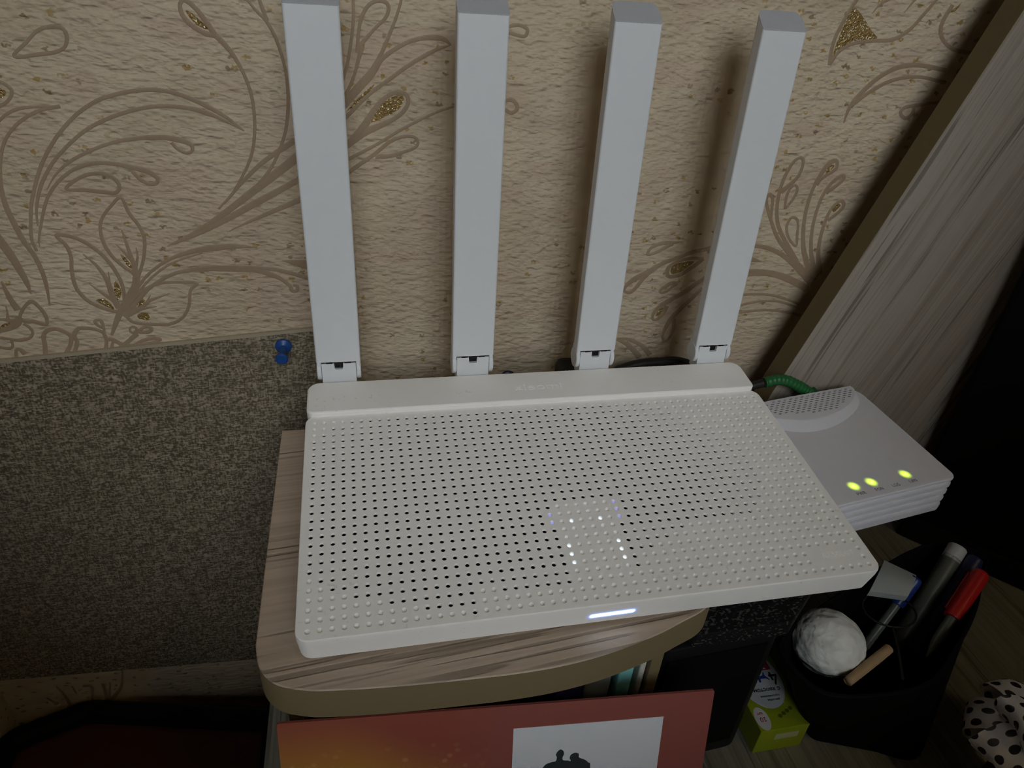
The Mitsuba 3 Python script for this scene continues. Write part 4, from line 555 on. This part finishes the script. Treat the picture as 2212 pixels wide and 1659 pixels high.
# ------------------------------------------------------------------ things inside the shelf unit
plastic('mat_yellow', (0.55, 0.42, 0.02), 0.4); plastic('mat_cream', (0.85, 0.8, 0.7), 0.5)
JX, JY = 0.0975, 0.0435
part('jar', 'body', moved(lathe([(0.017, 0), (0.018, 0.002), (0.018, 0.042)]), T().translate([JX, JY, DZ])), 'mat_yellow'); part('jar', 'lid', moved(lathe([(0.0185, 0.042), (0.0188, 0.050), (0.0170, 0.053)]), T().translate([JX, JY, DZ])), 'mat_yellow')
part('jar', 'lid_ring', moved(disc(0.0150, 0.001, 32, 0.0128), T().translate([JX, JY, DZ + 0.053])), 'mat_cream', 30, label='pale ring on the lid')
tag('jar', 'yellow lidded jar with a pale ring inside the shelf unit', 'jar')
plastic('mat_bluebook', (0.03, 0.045, 0.2), 0.5); plastic('mat_sleeve', (0.30, 0.35, 0.37), 0.3, 0.5); plastic('mat_teal', (0.2, 0.55, 0.53), 0.5); plastic('mat_whitebook', (0.55, 0.53, 0.47), 0.5)
def book(label, x0, x1, y0, z1, mat, cat='book'):
    key = numbered('book'); P = rbox(x0, x1, y0, 0.145, DZ, z1, 0.001, 0.0004)
    part(key, 'cover', P, mat); part(key, 'pages', box(x0 + .001, x1 - .001, y0 + .003, 0.1455, DZ + .002, z1 + .0002), 'mat_cream', False); tag(key, label, cat, 'books and sleeves inside the shelf unit')
book('dark blue book standing left of the grey sleeve in the shelf', 0.1100, 0.1240, 0.004, -0.052, 'mat_bluebook')
book('grey translucent document sleeve standing between the blue and teal books', 0.1255, 0.1390, 0.006, -0.050, 'mat_sleeve', 'document sleeve')
book('teal notebook standing near the right side of the shelf unit', 0.1405, 0.1478, 0.003, -0.047, 'mat_teal', 'notebook')
book('thin off-white notebook against the right side of the shelf unit', 0.1500, 0.1530, 0.002, -0.046, 'mat_whitebook', 'notebook')

# ------------------------------------------------------------------ woven sheet on the wall, pins, cables
sh = V([(-261, -273.5), (4, -292), (4, 21.2), (-261, 0.5)]) * 1e-3
def panel(P, y0, y1): a = np.column_stack([P[:, 0], np.full(len(P), y1), P[:, 1]]); b = a.copy(); b[:, 1] = y0; return loft([a, b])
part('woven_sheet', 'fabric', panel(sh, WY - 0.0016, WY - 0.0002), 'mat_cloth', False)
hem = V([(-261, 0.5), (4, 21.2), (4, 23.2), (-261, 2.5)]) * 1e-3
part('woven_sheet', 'hem', panel(hem, WY - 0.0022, WY - 0.0002), 'mat_hem', False, label='beige upper border')
tag('woven_sheet', 'dark grey brown woven sheet pinned flat to the wall at the left', 'fabric sheet')
def pin(label, x, z, mat):
    M = align((x, WY - 0.0016, z), (x, WY - 0.02, z - 0.0006))
    key = numbered('push_pin')
    part(key, 'grip', moved(lathe([(0.0045, 0), (0.0050, 0.0008), (0.0048, 0.0022), (0.0024, 0.0040), (0.0018, 0.0075), (0.0019, 0.0120), (0.0030, 0.0140), (0.0037, 0.0150), (0.0037, 0.0164), (0.0030, 0.0172)], 24), M), mat, 35)
    part(key, 'needle', moved(lathe([(0.0005, -0.001), (0.0005, 0.001)], 8), M), 'mat_silver'); tag(key, label, 'push pin', 'push pins in the wall')
pin('blue push pin in the top edge of the woven sheet', -0.0174, 0.0115, 'mat_blue')
pin('dark navy push pin peeking over the back of the router', 0.1265, -0.0195, 'mat_navy')
thing('power_cable', tube([(0.150, 0.176, -0.03), (0.178, 0.185, -0.020), (0.1935, 0.189, -0.0065), (0.208, 0.190, -0.0015), (0.224, 0.190, -0.0002), (0.241, 0.190, -0.0012), (0.258, 0.186, -0.009), (0.278, 0.178, -0.03), (0.286, 0.172, -0.06)], 0.0036, 12), 'mat_cable', 'thick black cable arching behind the router between two right antennas', 'cable', True)
part('power_plug', 'housing', moved(rbox(0.1520, 0.1675, 0.174, 0.194, -0.045, 0.0060, 0.006, 0.003), np.eye(4)), 'mat_cable'); part('power_plug', 'collar', moved(lathe([(0.004, 0), (0.005, 0.002), (0.004, 0.008)], 16), align((0.1575, 0.170, -0.02), (0.1575, 0.160, -0.02))), 'mat_cable')
tag('power_plug', 'black plug behind the router beside the third antenna', 'plug')
# fibre lead with green boot
P = [(0.2905, 0.165, -0.0045), (0.299, 0.1652, -0.0030), (0.3074, 0.1652, -0.0042), (0.316, 0.1650, -0.0082), (0.3235, 0.165, -0.0125), (0.329, 0.164, -0.0165)]
Cb = spline(P, 16); tt = np.linspace(0, 1, len(Cb)); part('fibre_lead', 'green_boot', tube(Cb, 0.0034 + 0.0005 * tt + 0.00018 * np.sign(np.sin(tt * 90)), 14, 1, False), 'mat_green', True, label='ribbed green boot')
part('fibre_lead', 'connector', moved(rbox(-0.0055, 0.0055, -0.0045, 0.0045, 0, 0.012, 0.001, 0.0005), align(P[-1], V(P[-1]) + V([0.6, 0.02, -0.45]) * .01)), 'mat_green')
part('fibre_lead', 'wire', tube([(0.245, 0.172, -0.030), (0.262, 0.168, -0.018), (0.278, 0.165, -0.008), P[0]], [0.0024, 0.0026, 0.0030], 10), 'mat_cable', True)
tag('fibre_lead', 'black lead ending in a green plug behind the white modem', 'cable')
thing('network_cable', tube([(0.262, 0.150, -0.020), (0.272, 0.1655, -0.0125), (0.283, 0.1690, -0.0145), (0.293, 0.1695, -0.0225), (0.303, 0.168, -0.0335), (0.310, 0.165, -0.037)], 0.0029, 10), 'mat_cable', 'black cable sagging between the router and the white modem', 'cable', True)

# ------------------------------------------------------------------ dark red stool with a black rim, lower left
SP = V([(-0.262 + 0.004, -0.23), (-0.048, -0.23), (-0.048, 0.174), (-0.2, 0.207), (-0.2575, 0.187)])
plastic('mat_stool', (0.075, 0.028, 0.018), 0.7, 0.15); plastic('mat_rim', (0.006, 0.006, 0.009), 0.6, 0.15)
so = rpoly(SP, [0.03, 0.005, 0.008, 0.03, 0.02], 0, 6); si = rpoly(SP, [0.03, 0.005, 0.008, 0.03, 0.02], 0.015, 6)
part('stool', 'rim', loft([ring(so, -0.335), ring(so, -0.302), ring(rpoly(SP, [0.03, 0.005, 0.008, 0.03, 0.02], 0.004, 6), -0.298), ring(rpoly(SP, [0.03, 0.005, 0.008, 0.03, 0.02], 0.012, 6), -0.298), ring(si, -0.303), ring(si, -0.335)], False, False), 'mat_rim', 30, label='thick black rim')
part('stool', 'seat', loft([ring(si, -0.334), ring(si, -0.310), ring(rpoly(SP, [0.03, 0.005, 0.008, 0.03, 0.02], 0.022, 6), -0.306)]), 'mat_stool', 30)
for x, y in ((-0.235, -0.20), (-0.075, -0.20), (-0.075, 0.13), (-0.225, 0.15)): part('stool', 'leg', rbox(x - .014, x + .014, y - .014, y + .014, FZ, -0.334, 0.003), 'mat_rim')
tag('stool', 'dark red stool seat with a thick black rim below the woven sheet', 'stool')
